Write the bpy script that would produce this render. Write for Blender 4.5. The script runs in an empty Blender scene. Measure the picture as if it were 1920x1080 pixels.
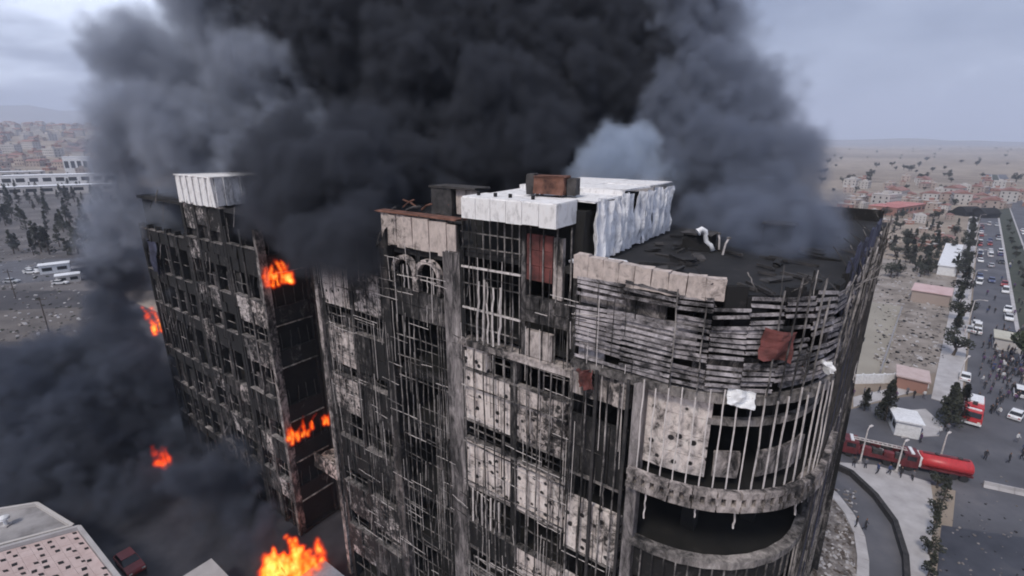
import bpy, bmesh, math, random, time
import numpy as np
from mathutils import Vector, Matrix, Euler, noise as mnoise

sc = bpy.context.scene
COL = sc.collection
rnd = random.Random(7)
R = math.radians

# ---------------------------------------------------------------- camera
F = 917.0; TILT = math.atan(275 / 917.0); H = 45.0
cam = bpy.data.objects.new('camera', bpy.data.cameras.new('camera')); COL.objects.link(cam); sc.camera = cam
cam.location = (0, 0, H); cam.rotation_euler = (math.pi / 2 - TILT, 0, 0)
cam.data.lens = F / 1920 * 36; cam.data.clip_start = .5; cam.data.clip_end = 40000

# ---------------------------------------------------------------- world, sun, exposure
SUN_EL, SUN_AZ = R(52), R(215)      # azimuth clockwise from +Y
wd = bpy.data.worlds.new('World'); sc.world = wd; wd.use_nodes = True
nt = wd.node_tree; nt.nodes.clear(); N = nt.nodes.new; K = nt.links.new
wo = N('ShaderNodeOutputWorld'); bg = N('ShaderNodeBackground'); bg.inputs[1].default_value = .1
sky = N('ShaderNodeTexSky'); sky.sky_type = 'NISHITA'; sky.sun_disc = False
sky.sun_elevation = SUN_EL; sky.sun_rotation = SUN_AZ; sky.dust_density = 3
tc = N('ShaderNodeTexCoord'); mp = N('ShaderNodeMapping'); mp.inputs['Scale'].default_value = (1, 1, 2.6); mp.inputs['Location'].default_value = (.35, .1, 0)
no = N('ShaderNodeTexNoise'); no.inputs['Scale'].default_value = 1.9; no.inputs['Detail'].default_value = 5; no.inputs['Roughness'].default_value = .55
no.inputs['Distortion'].default_value = .3
rp = N('ShaderNodeValToRGB'); cr = rp.color_ramp
cr.elements[0].position = .36; cr.elements[0].color = (1.75, 2.1, 3.1, 1)
cr.elements[1].position = .63; cr.elements[1].color = (9.0, 9.9, 12.0, 1)
e = cr.elements.new(.54); e.color = (3.3, 3.75, 5.0, 1)
mx = N('ShaderNodeMix'); mx.data_type = 'RGBA'; mx.inputs[0].default_value = .9
K(tc.outputs['Generated'], mp.inputs[0]); K(mp.outputs[0], no.inputs['Vector']); K(no.outputs[0], rp.inputs[0])
K(sky.outputs[0], mx.inputs[6]); K(rp.outputs[0], mx.inputs[7]); K(mx.outputs[2], bg.inputs[0]); K(bg.outputs[0], wo.inputs[0])
sl = bpy.data.lights.new('sun', 'SUN'); sl.energy = 1.7; sl.angle = R(12); sl.color = (1, .93, .85)
sun = bpy.data.objects.new('sun', sl); COL.objects.link(sun)
sd = Vector((math.sin(SUN_AZ) * math.cos(SUN_EL), math.cos(SUN_AZ) * math.cos(SUN_EL), math.sin(SUN_EL)))
sun.rotation_euler = sd.to_track_quat('Z', 'Y').to_euler(); sun.location = (0, -50, 150)
vs = sc.view_settings; vs.view_transform = 'Standard'; vs.look = 'None'; vs.gamma = 1; vs.exposure = .5
cy = sc.cycles; cy.use_denoising = True; cy.max_bounces = 6; cy.diffuse_bounces = 3; cy.volume_bounces = 2
cy.volume_step_rate = 1.5; cy.volume_max_steps = 512; cy.filter_width = 1.9; cy.sample_clamp_indirect = 4

# ---------------------------------------------------------------- pixel helpers (photo pixel -> direction -> point on ground / facade)
def ray(px, py):
    x = (px - 960) / F; y = -(py - 540) / F
    return Vector((x, math.cos(TILT) + y * math.sin(TILT), y * math.cos(TILT) - math.sin(TILT)))
def gp(px, py, z=0.0):
    r = ray(px, py); t = (z - H) / r.z
    return Vector((r.x * t, r.y * t, z))
def at(px, py, fwd):
    r = ray(px, py); t = fwd / r.y
    return Vector((r.x * t, fwd, H + r.z * t))

# ---------------------------------------------------------------- tagging / object helpers
def tag(o, label=None, cat=None, group=None, kind=None):
    if label: o['label'] = label
    if cat: o['category'] = cat
    if group: o['group'] = group
    if kind: o['kind'] = kind
    return o
def empty(name, loc=(0, 0, 0), rz=0.0):
    o = bpy.data.objects.new(name, None); COL.objects.link(o); o.location = loc; o.rotation_euler = (0, 0, rz); o.empty_display_size = .3
    return o
def obj(name, me, parent=None, loc=(0, 0, 0), rot=(0, 0, 0), scale=(1, 1, 1)):
    o = bpy.data.objects.new(name, me); COL.objects.link(o); o.parent = parent
    o.location = loc; o.rotation_euler = rot; o.scale = scale
    return o
def copy_tree(o, parent=None):
    c = o.copy(); COL.objects.link(c); c.parent = parent
    for ch in list(o.children): copy_tree(ch, c)
    return c
class MB:
    def __init__(self): self.v = []; self.f = []; self.m = []
    def add(self, vs, fs, mi=0):
        b = len(self.v); self.v += [tuple(p) for p in vs]
        for f in fs: self.f.append([b + i for i in f]); self.m.append(mi)
        return self
    def box(self, x0, x1, y0, y1, z0, z1, mi=0, M=None):
        vs = [(x, y, z) for z in (z0, z1) for x, y in ((x0, y0), (x1, y0), (x1, y1), (x0, y1))]
        if M is not None: vs = [M @ Vector(p) for p in vs]
        return self.add(vs, [(3, 2, 1, 0), (4, 5, 6, 7), (0, 1, 5, 4), (1, 2, 6, 5), (2, 3, 7, 6), (3, 0, 4, 7)], mi)
    def prism(self, poly, z0, z1, mi=0):
        n = len(poly)
        vs = [(p[0], p[1], z0) for p in poly] + [(p[0], p[1], z1) for p in poly]
        return self.add(vs, [list(range(n))[::-1], list(range(n, 2 * n))] + [(i, (i + 1) % n, n + (i + 1) % n, n + i) for i in range(n)], mi)
    def tube(self, path, rad, n=6, mi=0, cap=True):
        path = [Vector(p) for p in path]; vs = []; fs = []
        if not isinstance(rad, (list, tuple)): rad = [rad] * len(path)
        for i, p in enumerate(path):
            d = (path[min(i + 1, len(path) - 1)] - path[max(i - 1, 0)]).normalized()
            a = d.orthogonal().normalized() if i == 0 else (a - d * a.dot(d)).normalized()
            b = d.cross(a)
            for k in range(n):
                t = 2 * math.pi * k / n
                vs.append(p + (a * math.cos(t) + b * math.sin(t)) * rad[i])
        for i in range(len(path) - 1):
            for k in range(n): fs.append((i * n + k, i * n + (k + 1) % n, (i + 1) * n + (k + 1) % n, (i + 1) * n + k))
        if cap: fs += [list(range(n))[::-1], [(len(path) - 1) * n + k for k in range(n)]]
        return self.add(vs, fs, mi)
    def lathe(self, prof, n=12, mi=0, M=None):
        vs = []; fs = []
        for r_, z in prof:
            for k in range(n):
                t = 2 * math.pi * k / n; vs.append(Vector((r_ * math.cos(t), r_ * math.sin(t), z)))
        if M is not None: vs = [M @ p for p in vs]
        for i in range(len(prof) - 1):
            for k in range(n): fs.append((i * n + k, i * n + (k + 1) % n, (i + 1) * n + (k + 1) % n, (i + 1) * n + k))
        fs += [list(range(n))[::-1], [(len(prof) - 1) * n + k for k in range(n)]]
        return self.add(vs, fs, mi)
    def mesh(self, name, *mats, smooth=False):
        me = bpy.data.meshes.new(name); me.from_pydata(self.v, [], self.f)
        for m in mats: me.materials.append(m)
        me.polygons.foreach_set('material_index', self.m)
        if smooth: me.polygons.foreach_set('use_smooth', [True] * len(self.f))
        me.update(); return me

# ---------------------------------------------------------------- materials
def new_mat(name):
    m = bpy.data.materials.new(name); m.use_nodes = True
    return m, m.node_tree, m.node_tree.nodes['Principled BSDF']
def pos_noise(nt, scale, detail=4, rough=.6, stretch=(1, 1, 1), dist=0, space='pos'):
    g = nt.nodes.new('ShaderNodeNewGeometry') if space == 'pos' else nt.nodes.new('ShaderNodeTexCoord')
    src = g.outputs['Position'] if space == 'pos' else g.outputs['Object']
    mp = nt.nodes.new('ShaderNodeMapping'); mp.inputs['Scale'].default_value = stretch; nt.links.new(src, mp.inputs[0])
    n = nt.nodes.new('ShaderNodeTexNoise'); n.inputs['Scale'].default_value = scale; n.inputs['Detail'].default_value = detail
    n.inputs['Roughness'].default_value = rough; n.inputs['Distortion'].default_value = dist
    nt.links.new(mp.outputs[0], n.inputs['Vector']); return n.outputs[0]
def ramp(nt, src, stops):
    r_ = nt.nodes.new('ShaderNodeValToRGB'); c = r_.color_ramp
    c.elements[0].position, c.elements[0].color = stops[0][0], (*stops[0][1], 1)
    c.elements[1].position, c.elements[1].color = stops[-1][0], (*stops[-1][1], 1)
    for p, col in stops[1:-1]:
        e = c.elements.new(p); e.color = (*col, 1)
    nt.links.new(src, r_.inputs[0]); return r_.outputs[0]
def mixc(nt, fac, a, b, mode='MIX'):
    x = nt.nodes.new('ShaderNodeMix'); x.data_type = 'RGBA'; x.blend_type = mode
    for sock, val in ((x.inputs[0], fac), (x.inputs[6], a), (x.inputs[7], b)):
        if isinstance(val, (int, float)): sock.default_value = val
        elif isinstance(val, tuple): sock.default_value = (*val, 1)
        else: nt.links.new(val, sock)
    return x.outputs[2]
def bump(nt, bsdf, src, strength=.4, distance=.05):
    b = nt.nodes.new('ShaderNodeBump'); b.inputs['Strength'].default_value = strength; b.inputs['Distance'].default_value = distance
    nt.links.new(src, b.inputs['Height']); nt.links.new(b.outputs[0], bsdf.inputs['Normal'])
G = lambda v: (v, v, v)
def noisy(name, stops, scale=1.0, detail=5, rough=.85, stretch=(1, 1, 1), metal=0, bmp=.25, space='pos', brough=.6, dist=0):
    m, nt, b = new_mat(name)
    n = pos_noise(nt, scale, detail, brough, stretch, dist, space); nt.links.new(ramp(nt, n, stops), b.inputs['Base Color'])
    b.inputs['Roughness'].default_value = rough; b.inputs['Metallic'].default_value = metal
    if bmp: bump(nt, b, n, bmp)
    return m
def burnt(name, clean, lo, hi, speck=.0, soot=(.008, .0075, .008), vert=.45, seed=0, big=.16):
    """stone, render or metal cladding with soot stains (own noise shapes) and fixing holes"""
    m, nt, b = new_mat(name)
    n1 = pos_noise(nt, big, 4, .6, (1, 1, vert)); n2 = pos_noise(nt, 1.5, 8, .74, (1, 1, vert * 1.2), .6)
    mth = nt.nodes.new('ShaderNodeMath'); mth.operation = 'MULTIPLY_ADD'; mth.inputs[1].default_value = .46
    m2 = nt.nodes.new('ShaderNodeMath'); m2.operation = 'MULTIPLY'; m2.inputs[1].default_value = .54
    nt.links.new(n2, m2.inputs[0]); nt.links.new(n1, mth.inputs[0]); nt.links.new(m2.outputs[0], mth.inputs[2])
    f = ramp(nt, mth.outputs[0], [(lo - .035, G(0)), (lo + .015, G(.1)), (hi - .015, G(.72)), (hi + .03, G(1))])
    n3 = pos_noise(nt, 2.7, 5, .7, (1, 1, .5))
    c = ramp(nt, n3, [(.3, tuple(x * .62 for x in clean)), (.5, clean), (.72, tuple(min(x * 1.22, .82) for x in clean))])
    c = mixc(nt, f, soot, c)
    if speck:
        g = nt.nodes.new('ShaderNodeNewGeometry'); v = nt.nodes.new('ShaderNodeTexVoronoi'); v.inputs['Scale'].default_value = 1.5; v.inputs['Randomness'].default_value = 1.0
        nt.links.new(g.outputs['Position'], v.inputs['Vector'])
        s = ramp(nt, v.outputs['Distance'], [(speck, G(0)), (speck + .06, G(1))])
        c = mixc(nt, s, (.018, .016, .016), c)
    nt.links.new(c, b.inputs['Base Color']); b.inputs['Roughness'].default_value = .9
    bump(nt, b, n2, .6, .12)
    return m
def plain(name, col, rough=.6, metal=0, var=.15, scale=3):
    return noisy(name, [(.3, tuple(c * (1 - var) for c in col)), (.7, tuple(min(c * (1 + var), .9) for c in col))], scale, 3, rough, metal=metal, bmp=0)
M = {}
M['stone'] = burnt('burnt_pink_stone', (.63, .55, .515), .465, .555, speck=.2, vert=.8)
M['stone_light'] = burnt('ashy_pale_stone', (.71, .625, .585), .405, .50, speck=.21, vert=.8)
M['stone_left'] = burnt('sooty_pink_stone', (.60, .535, .515), .495, .58, speck=.2, vert=.9)
M['smooth_left'] = burnt('sooty_beige_render', (.30, .26, .25), .50, .65)
M['stone_smooth'] = burnt('burnt_beige_render', (.49, .43, .405), .455, .575)
M['stone_dark'] = burnt('heavily_charred_stone', (.36, .325, .315), .56, .70, speck=.12)
M['stone_clean'] = burnt('beige_parapet_sheet', (.52, .44, .40), .34, .44, vert=1)
M['column'] = burnt('pale_concrete_pillar', (.40, .36, .355), .42, .56, vert=.2)
M['char'] = noisy('charred_interior', [(.35, (.004, .004, .004)), (.65, (.012, .011, .010)), (.85, (.05, .044, .04))], .7, 6)
M['roofchar'] = noisy('charred_roof_deck', [(.35, (.006, .006, .007)), (.6, (.016, .015, .016)), (.8, (.06, .055, .05))], .5, 6)
M['slab'] = burnt('sooty_concrete_slab_edge', (.42, .38, .36), .44, .6, big=.3)
M['bar'] = burnt('burnt_aluminium_bar', (.46, .42, .40), .46, .60, big=.4)
M['bar_pale'] = burnt('pale_metal_bar', (.62, .57, .55), .32, .44)
M['bar_dark'] = noisy('black_metal_rail', [(.3, (.012, .012, .013)), (.7, (.05, .045, .045))], 2)
M['louver'] = burnt('sooty_metal_slat', (.47, .43, .44), .43, .56, big=.3, vert=1)
M['white_clad'] = burnt('white_metal_cladding', (.82, .80, .79), .30, .40, vert=.5, soot=(.22, .20, .19))
M['white_crumple'] = burnt('crumpled_white_metal', (.80, .80, .83), .30, .42, vert=.25, soot=(.07, .07, .08))
M['red_brick'] = noisy('scorched_red_panel', [(.3, (.05, .018, .016)), (.6, (.17, .05, .045)), (.8, (.22, .08, .07))], 1.2)
M['rust'] = noisy('rusty_brown_metal', [(.3, (.05, .022, .016)), (.55, (.17, .075, .05)), (.8, (.25, .13, .10))], 1.6)
M['dark_metal'] = noisy('dark_burnt_metal', [(.3, (.015, .015, .016)), (.7, (.08, .072, .07))], 1.5)
M['blue_metal'] = noisy('blue_grey_burnt_panel', [(.3, (.012, .013, .02)), (.6, (.06, .065, .11)), (.8, (.2, .2, .27))], 1.1, stretch=(1, 1, .3))
M['white_paint'] = plain('white_paint', (.74, .74, .75), .5)
M['asphalt'] = noisy('asphalt', [(.3, (.065, .065, .075)), (.55, (.10, .10, .113)), (.75, (.15, .145, .155))], .12, 8)
M['wet_asphalt'] = noisy('soaked_asphalt', [(.3, (.022, .022, .028)), (.6, (.05, .05, .06)), (.8, (.09, .085, .09))], .25, 7, rough=.45)
M['pave'] = noisy('pale_pavement', [(.3, (.33, .31, .31)), (.6, (.45, .43, .43)), (.8, (.52, .5, .5))], .4, 7)
M['dirt'] = noisy('dusty_ground', [(.3, (.12, .10, .085)), (.5, (.25, .215, .185)), (.7, (.34, .30, .27))], .18, 8)
M['rubble'] = noisy('rubble_ground', [(.32, (.06, .052, .048)), (.5, (.17, .15, .14)), (.7, (.36, .33, .31))], .9, 8)
M['field'] = noisy('dry_field', [(.3, (.24, .215, .175)), (.7, (.33, .30, .25))], .06, 6, bmp=0)
M['green'] = noisy('dull_green_verge', [(.3, (.025, .03, .02)), (.6, (.05, .055, .035)), (.8, (.11, .10, .07))], .4, 6)
M['leaf'] = noisy('dark_leaf', [(.3, (.014, .016, .012)), (.55, (.036, .04, .027)), (.8, (.085, .085, .06))], .8, 3, bmp=0)
M['leaf_green'] = noisy('olive_leaf', [(.3, (.025, .035, .015)), (.6, (.055, .07, .03)), (.8, (.10, .11, .055))], .8, 3, bmp=0)
M['bark'] = noisy('bark', [(.3, (.04, .03, .025)), (.7, (.12, .095, .08))], 3)
M['fire_red'] = plain('fire_engine_red', (.50, .035, .04), .4)
M['fire_red_dark'] = noisy('dusty_dark_red_paint', [(.3, (.07, .012, .016)), (.7, (.20, .035, .04))], .8, rough=.5)
M['glass'] = plain('dark_glass', (.02, .022, .028), .15)
M['tyre'] = plain('tyre_rubber', (.02, .02, .02), .8)
M['pink_roof'] = noisy('pale_pink_roof', [(.3, (.50, .34, .33)), (.7, (.60, .44, .43))], .5)
M['pink_tile'] = noisy('pinkish_roof_tile', [(.3, (.44, .33, .31)), (.7, (.56, .45, .43))], .8)
M['black'] = plain('soot_black', (.012, .011, .012), .9)
M['skin'] = plain('skin', (.35, .2, .14), .6)

# ---------------------------------------------------------------- terrain and ground
def sst(a, b, x):
    t = max(0, min(1, (x - a) / (b - a))); return t * t * (3 - 2 * t)
def hgt(x, y):
    r_ = math.hypot(x, y)
    if r_ < 500: return 0.0
    az = math.degrees(math.atan2(x, y))
    left = sst(-12, -36, az)
    h = left * 105 * sst(650, 2900, r_)
    h += (1 - left) * 26 * sst(900, 3500, r_) * (mnoise.noise(Vector((x / 900, y / 900, 3))) + .35)
    return h
def warp(n, lo, hi, k=3.2):
    return [(lo if t < 0 else hi) * (math.exp(k * abs(t)) - 1) / (math.exp(k) - 1) for t in np.linspace(-1, 1, n)]
gx = warp(121, -14000, 14000, 6.0)
gy = [-200 + v for v in warp(121, -1500, 16000, 6.0)]
mb = MB()
mb.v = [(x, y, hgt(x, y)) for y in gy for x in gx]
mb.f = [(j * 121 + i, j * 121 + i + 1, (j + 1) * 121 + i + 1, (j + 1) * 121 + i) for j in range(120) for i in range(120)]; mb.m = [0] * len(mb.f)
gm, nt, b = new_mat('dry_plain')
n1 = pos_noise(nt, .0022, 7, .62, (1, 1, 1), .4); n2 = pos_noise(nt, .03, 8, .65)
c1 = ramp(nt, n1, [(.3, (.23, .19, .155)), (.5, (.34, .285, .235)), (.68, (.41, .35, .295))])
c2 = ramp(nt, n2, [(.3, (.45, .43, .42)), (.5, (.85, .83, .8)), (.7, (1.1, 1.08, 1.04))])
nt.links.new(mixc(nt, 1.0, c1, c2, 'MULTIPLY'), b.inputs['Base Color']); b.inputs['Roughness'].default_value = .95
ground = obj('ground', mb.mesh('ground', gm, smooth=True)); tag(ground, kind='structure')

def ridge(name, az0, az1, dist, hfun, n=90):
    mb = MB(); rows = 7
    for j in range(rows):
        for i in range(n + 1):
            a = R(az0 + (az1 - az0) * i / n); d = dist + (j - 3) * dist * .07
            e = sst(0, 1, i / n * 6) * sst(0, 1, (n - i) / n * 6)
            z = hfun(math.degrees(a), j) * e * (1 - abs(j - 3) / 3.0) ** .8 - 3 * (j in (0, rows - 1))
            mb.v.append((math.sin(a) * d, math.cos(a) * d, hgt(math.sin(a) * d, math.cos(a) * d) + z))
    for j in range(rows - 1):
        for i in range(n): mb.f.append((j * (n + 1) + i, j * (n + 1) + i + 1, (j + 1) * (n + 1) + i + 1, (j + 1) * (n + 1) + i)); mb.m.append(0)
    m = noisy('hill_soil', [(.3, (.13, .115, .10)), (.7, (.24, .205, .175))], .002, 6, bmp=0) if 'hill_soil' not in bpy.data.materials else bpy.data.materials['hill_soil']
    o = obj(name, mb.mesh(name, m, smooth=True)); tag(o, kind='structure'); return o
ridge('hills', -75, 10, 7600, lambda a, j: 250 + 170 * mnoise.noise(Vector((a / 9, j * .4, 0))) + 90 * mnoise.noise(Vector((a / 3, j, 5))))
ridge('hills', 12, 80, 6500, lambda a, j: 40 + 45 * mnoise.noise(Vector((a / 10, j * .4, 9))) + 25 * mnoise.noise(Vector((a / 3, j, 7))))

def sheet(name, pts, z, m, thick=None):
    mb = MB(); mb.prism([(p[0], p[1]) for p in pts], z - (thick or .05), z)
    o = obj(name, mb.mesh(name, m)); tag(o, kind='structure'); return o
RD = Vector((.680, .733)).normalized(); RN = Vector((RD.y, -RD.x))           # main road direction / to its right
R0 = Vector((67.5, 63.4))
def rd(s, o): p = R0 + RD * s + RN * o; return (p.x, p.y)
sheet('road', [rd(-60, -.3), rd(-60, 62), rd(32, 62), rd(38, 8.2), rd(900, 8.2), rd(900, 0), rd(30, 0)], .030, M['asphalt'])
sheet('road', [rd(40, 15.5), rd(900, 15.5), rd(900, 24), rd(30, 24)], .034, M['asphalt'])
sheet('median_verge', [rd(44, 9.0), rd(890, 9.0), rd(890, 14.9), rd(42, 14.9)], .12, M['green'], .15)
for a_, b_ in ((8.2, 9.0), (14.9, 15.5)):
    sheet('kerb', [rd(42, a_), rd(890, a_), rd(890, b_), rd(42, b_)], .15, M['pave'], .18)
sheet('pavement', [rd(18, -4.5), rd(420, -4.5), rd(420, -.4), rd(18, -.4)], .13, M['pave'], .16)
# side road with the fire engines, crossing paths
sheet('road', [gp(1500, 790)[:2], gp(1690, 745)[:2], gp(1790, 735)[:2], gp(1820, 850)[:2], gp(1812, 925)[:2], gp(1560, 862)[:2]], .024, M['asphalt'])
sheet('pavement', [gp(1600, 745)[:2], gp(1740, 712)[:2], gp(1742, 728)[:2], gp(1600, 764)[:2]], .10, M['pave'], .12)
sheet('traffic_island', [gp(1682, 772)[:2], gp(1735, 768)[:2], gp(1770, 800)[:2], gp(1760, 818)[:2], gp(1690, 822)[:2]], .16, M['pave'], .16)
# pale forecourt and the curved ramp beside the building
sheet('forecourt', [gp(1555, 866)[:2], gp(1640, 872)[:2], gp(1745, 905)[:2], gp(1752, 960)[:2], gp(1738, 1100)[:2], gp(1704, 1100)[:2], gp(1700, 1060)[:2], gp(1680, 985)[:2], gp(1640, 935)[:2], gp(1595, 895)[:2]], .05, M['pave'], .07)
ro = [gp(*p) for p in ((1556, 874), (1595, 892), (1640, 935), (1676, 985), (1696, 1050), (1700, 1120), (1690, 1220))]
ri = [gp(*p) for p in ((1540, 905), (1565, 930), (1592, 965), (1611, 1005), (1618, 1050), (1616, 1120), (1600, 1220))]
sheet('ramp_road', [p[:2] for p in ro] + [p[:2] for p in ri[::-1]], .036, M['asphalt'])
sheet('rubble_ground', [gp(1440, 880)[:2], gp(1540, 905)[:2]] + [p[:2] for p in ri[1:]] + [gp(1400, 1240)[:2]], .012, M['rubble'])
sheet('road', [gp(1765, 985)[:2], gp(1930, 1010)[:2], gp(1960, 1200)[:2], gp(1745, 1200)[:2]], .046, M['wet_asphalt'])
sheet('dirt_lot', [rd(32, -4.6), rd(150, -4.6), rd(150, -60), rd(20, -50), rd(14, -22)], .010, M['dirt'])
sheet('field', [gp(1693, 575)[:2], gp(1655, 706)[:2], gp(1560, 706)[:2], gp(1590, 560)[:2]], .022, M['field'])
# left side
def loc2w_(s, d): return (-25 + .811 * s + .585 * d, 47.5 - .585 * s + .811 * d)
sheet('road', [gp(-300, 560)[:2], gp(-300, 505)[:2], gp(260, 478)[:2], gp(420, 470)[:2], gp(420, 495)[:2], gp(230, 515)[:2]], .03, M['asphalt'])
sheet('yard', [gp(-200, 1150)[:2], gp(-200, 690)[:2], gp(300, 690)[:2], gp(500, 900)[:2], gp(640, 1150)[:2]], .012, M['wet_asphalt'])
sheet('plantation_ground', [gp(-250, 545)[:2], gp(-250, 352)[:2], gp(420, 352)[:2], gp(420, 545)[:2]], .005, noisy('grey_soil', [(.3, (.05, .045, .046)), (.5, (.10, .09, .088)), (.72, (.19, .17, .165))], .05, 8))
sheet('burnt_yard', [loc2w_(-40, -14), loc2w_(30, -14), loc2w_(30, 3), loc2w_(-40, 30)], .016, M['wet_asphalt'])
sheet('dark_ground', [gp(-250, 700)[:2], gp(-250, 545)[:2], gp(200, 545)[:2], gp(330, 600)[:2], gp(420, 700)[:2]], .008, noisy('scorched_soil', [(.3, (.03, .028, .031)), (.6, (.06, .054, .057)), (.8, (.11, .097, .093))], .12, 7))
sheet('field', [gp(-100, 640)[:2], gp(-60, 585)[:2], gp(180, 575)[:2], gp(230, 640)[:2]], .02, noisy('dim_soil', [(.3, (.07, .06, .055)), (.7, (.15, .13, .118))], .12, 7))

# ================================================================ the burnt building
O2 = Vector((-25, 47.5)); U = Vector((.811, -.585)).normalized(); W = Vector((-U.y, U.x))
BZ = math.atan2(U.y, U.x)
B = empty('commercial_building', (O2.x, O2.y, 0), BZ)
tag(B, 'large burnt out commercial block with charred facade and rounded slatted corner', 'building')
def loc2w(s, d, z=0): p = O2 + U * s + W * d; return Vector((p.x, p.y, z))

UNIT = {}
def unit_box(m, k, jit):
    key = (m.name, k, jit)
    if key not in UNIT:
        r_ = random.Random(hash((k, 3)) % 1000)
        bm = bmesh.new(); bmesh.ops.create_cube(bm, size=1)
        if jit:
            bmesh.ops.subdivide_edges(bm, edges=bm.edges[:], cuts=1, use_grid_fill=True)
            for v in bm.verts: v.co += Vector((r_.uniform(-1, 1), r_.uniform(-1, 1), r_.uniform(-1, 1))) * jit
        me = bpy.data.meshes.new('piece'); bm.to_mesh(me); bm.free(); me.materials.append(m); UNIT[key] = me
    return UNIT[key]
def bx(name, s0, s1, d0, d1, z0, z1, m, parent=None, jit=.012, rot=(0, 0, 0)):
    parent = parent or B
    c = Vector(((s0 + s1) / 2, (d0 + d1) / 2, (z0 + z1) / 2))
    if parent is not B and parent.type == 'MESH':          # child of a scaled part: keep building coordinates
        o = obj(name, unit_box(m, rnd.randrange(6), jit), parent)
        o.matrix_parent_inverse = parent.matrix_basis.inverted()
    else:
        o = obj(name, unit_box(m, rnd.randrange(6), jit), parent)
    o.location = c; o.rotation_euler = rot; o.scale = (s1 - s0, d1 - d0, z1 - z0)
    return o
BARS = []
def bar(name, p0, p1, r_, m, bend=0.0):
    BARS.append((name, Vector(p0), Vector(p1), r_, m, bend))
TUBE = {}
def unit_tube(m, k):
    key = (m.name, k)
    if key not in TUBE:
        r_ = random.Random(k * 17 + 1); n = 1 if k == 0 else 6
        pts = [Vector((0 if k == 0 else r_.uniform(-1, 1) * math.sin(math.pi * i / n) * .5, 0 if k == 0 else r_.uniform(-1, 1) * math.sin(math.pi * i / n) * .5, i / n)) for i in range(n + 1)]
        mb = MB(); vs = []; fs = []
        for p in pts:                                       # square bar; x, y offsets are scaled with the bend
            for a, b_ in ((-1, -1), (1, -1), (1, 1), (-1, 1)): vs.append((p.x * 3.2 + a, p.y * 3.2 + b_, p.z))
        for i in range(n):
            for q in range(4): fs.append((i * 4 + q, i * 4 + (q + 1) % 4, i * 4 + 4 + (q + 1) % 4, i * 4 + 4 + q))
        fs += [(3, 2, 1, 0), (n * 4, n * 4 + 1, n * 4 + 2, n * 4 + 3)]
        mb.add(vs, fs); TUBE[key] = mb.mesh('bar', m)
    return TUBE[key]
def place_bar(name, p0, p1, r_, m, bend, parent=None):
    d = p1 - p0; o = obj(name, unit_tube(m, 0 if not bend else rnd.randint(1, 7)), parent or B)
    o.location = p0; o.rotation_euler = d.to_track_quat('Z', 'Y').to_euler(); o.scale = (r_, r_, d.length); return o
def flush_bars(limit=290):
    groups = {}
    for b_ in BARS: groups.setdefault(b_[0], []).append(b_)
    for name, lst in groups.items():
        lst.sort(key=lambda b_: -(b_[1].x + b_[2].x) * .02 - (b_[2] - b_[1]).length * b_[3])
        for b_ in lst[:limit]: place_bar(*b_)
        rest = lst[limit:]
        if rest:
            mb = MB()
            for _, p0, p1, r_, m, bend in rest:
                mid = (p0 + p1) / 2 + Vector((rnd.uniform(-1, 1), rnd.uniform(-1, 1), 0)) * r_ * 3 * (1 if bend else 0)
                mb.tube([p0, mid, p1], r_, 4)
            o = obj(name + '_remnants', mb.mesh(name, rest[0][4]), B); o['kind'] = 'stuff'

# ---- outline of the plan: (s along the facade, d inwards)
CS, D0, RR = 48.0, -1.2, 7.0
def drum(t):
    """point on the right-hand outline by arc length from (36, D0): front, rounded corner, side; returns s, d, heading angle"""
    L1 = CS - RR - 36; L2 = RR * math.pi / 2
    if t <= L1: return 36 + t, D0, 0.0
    if t <= L1 + L2:
        a = (t - L1) / RR; return CS - RR + RR * math.sin(a), D0 + RR - RR * math.cos(a), a
    k = t - L1 - L2; return CS + k * .072, D0 + RR + k, math.pi / 2 - .072
TL = CS - RR - 36 + RR * math.pi / 2 + 20
def drum_pts(off, n=40, t0=0.0, t1=TL):
    out = []
    for i in range(n + 1):
        s, d, a = drum(t0 + (t1 - t0) * i / n); out.append((s - off * math.sin(a), d + off * math.cos(a)))
    return out
ZS = [.35, 5.5, 10.8, 16.0, 22.6, 27.4, 33.0, 38.2]
DRUM_Z = [.35, 5.5, 10.8, 16.0, 23.2, 27.2, 33.0]
front = [(-31, 30), (-31, .25), (0, .25), (0, 5.2), (9.5, 5.2), (9.5, .25), (27, .25), (27.3, -.35), (35.7, -.35)]
for i, z in enumerate(ZS):
    poly = front + drum_pts(.25, 26) + [(50, 30)]
    mb = MB(); mb.prism(poly, z - .38, z)
    m = M['roofchar'] if i == len(ZS) - 1 else M['char']
    o = obj('roof_deck' if i == len(ZS) - 1 else 'floor_slab', mb.mesh('slab', m), B)
# charred core behind the open floors, party walls, interior columns
bx('core_wall', -30.8, 47.7, 9.5, 10.2, .3, 37.8, M['char'])
for s in (-30.5, -16.5, -7, -.75, 9.9, 18.6, 27.2, 36.2):
    bx('cross_wall', s - .15, s + .15, .6, 9.5, .3, 37.8, M['char'])
for s in (-26, -21, -11.5, 4.7, 14, 22.5, 31, 40, 44.5):
    bx('inner_column', s - .35, s + .35, 6.3, 7.0, .3, 37.8, M['char'])
for (s, d) in ((42.5, 2.2), (45.3, 5.0), (46.8, 10.5), (47.6, 16)):
    bx('inner_column', s - .4, s + .4, d - .4, d + .4, .3, 37.8, M['char'])
bx('back_wall', -31, 49.9, 30, 30.4, .3, 38.9, M['stone_dark'])
bx('end_wall', -31.3, -31, .3, 30, .3, 34, M['stone_dark'])

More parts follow.
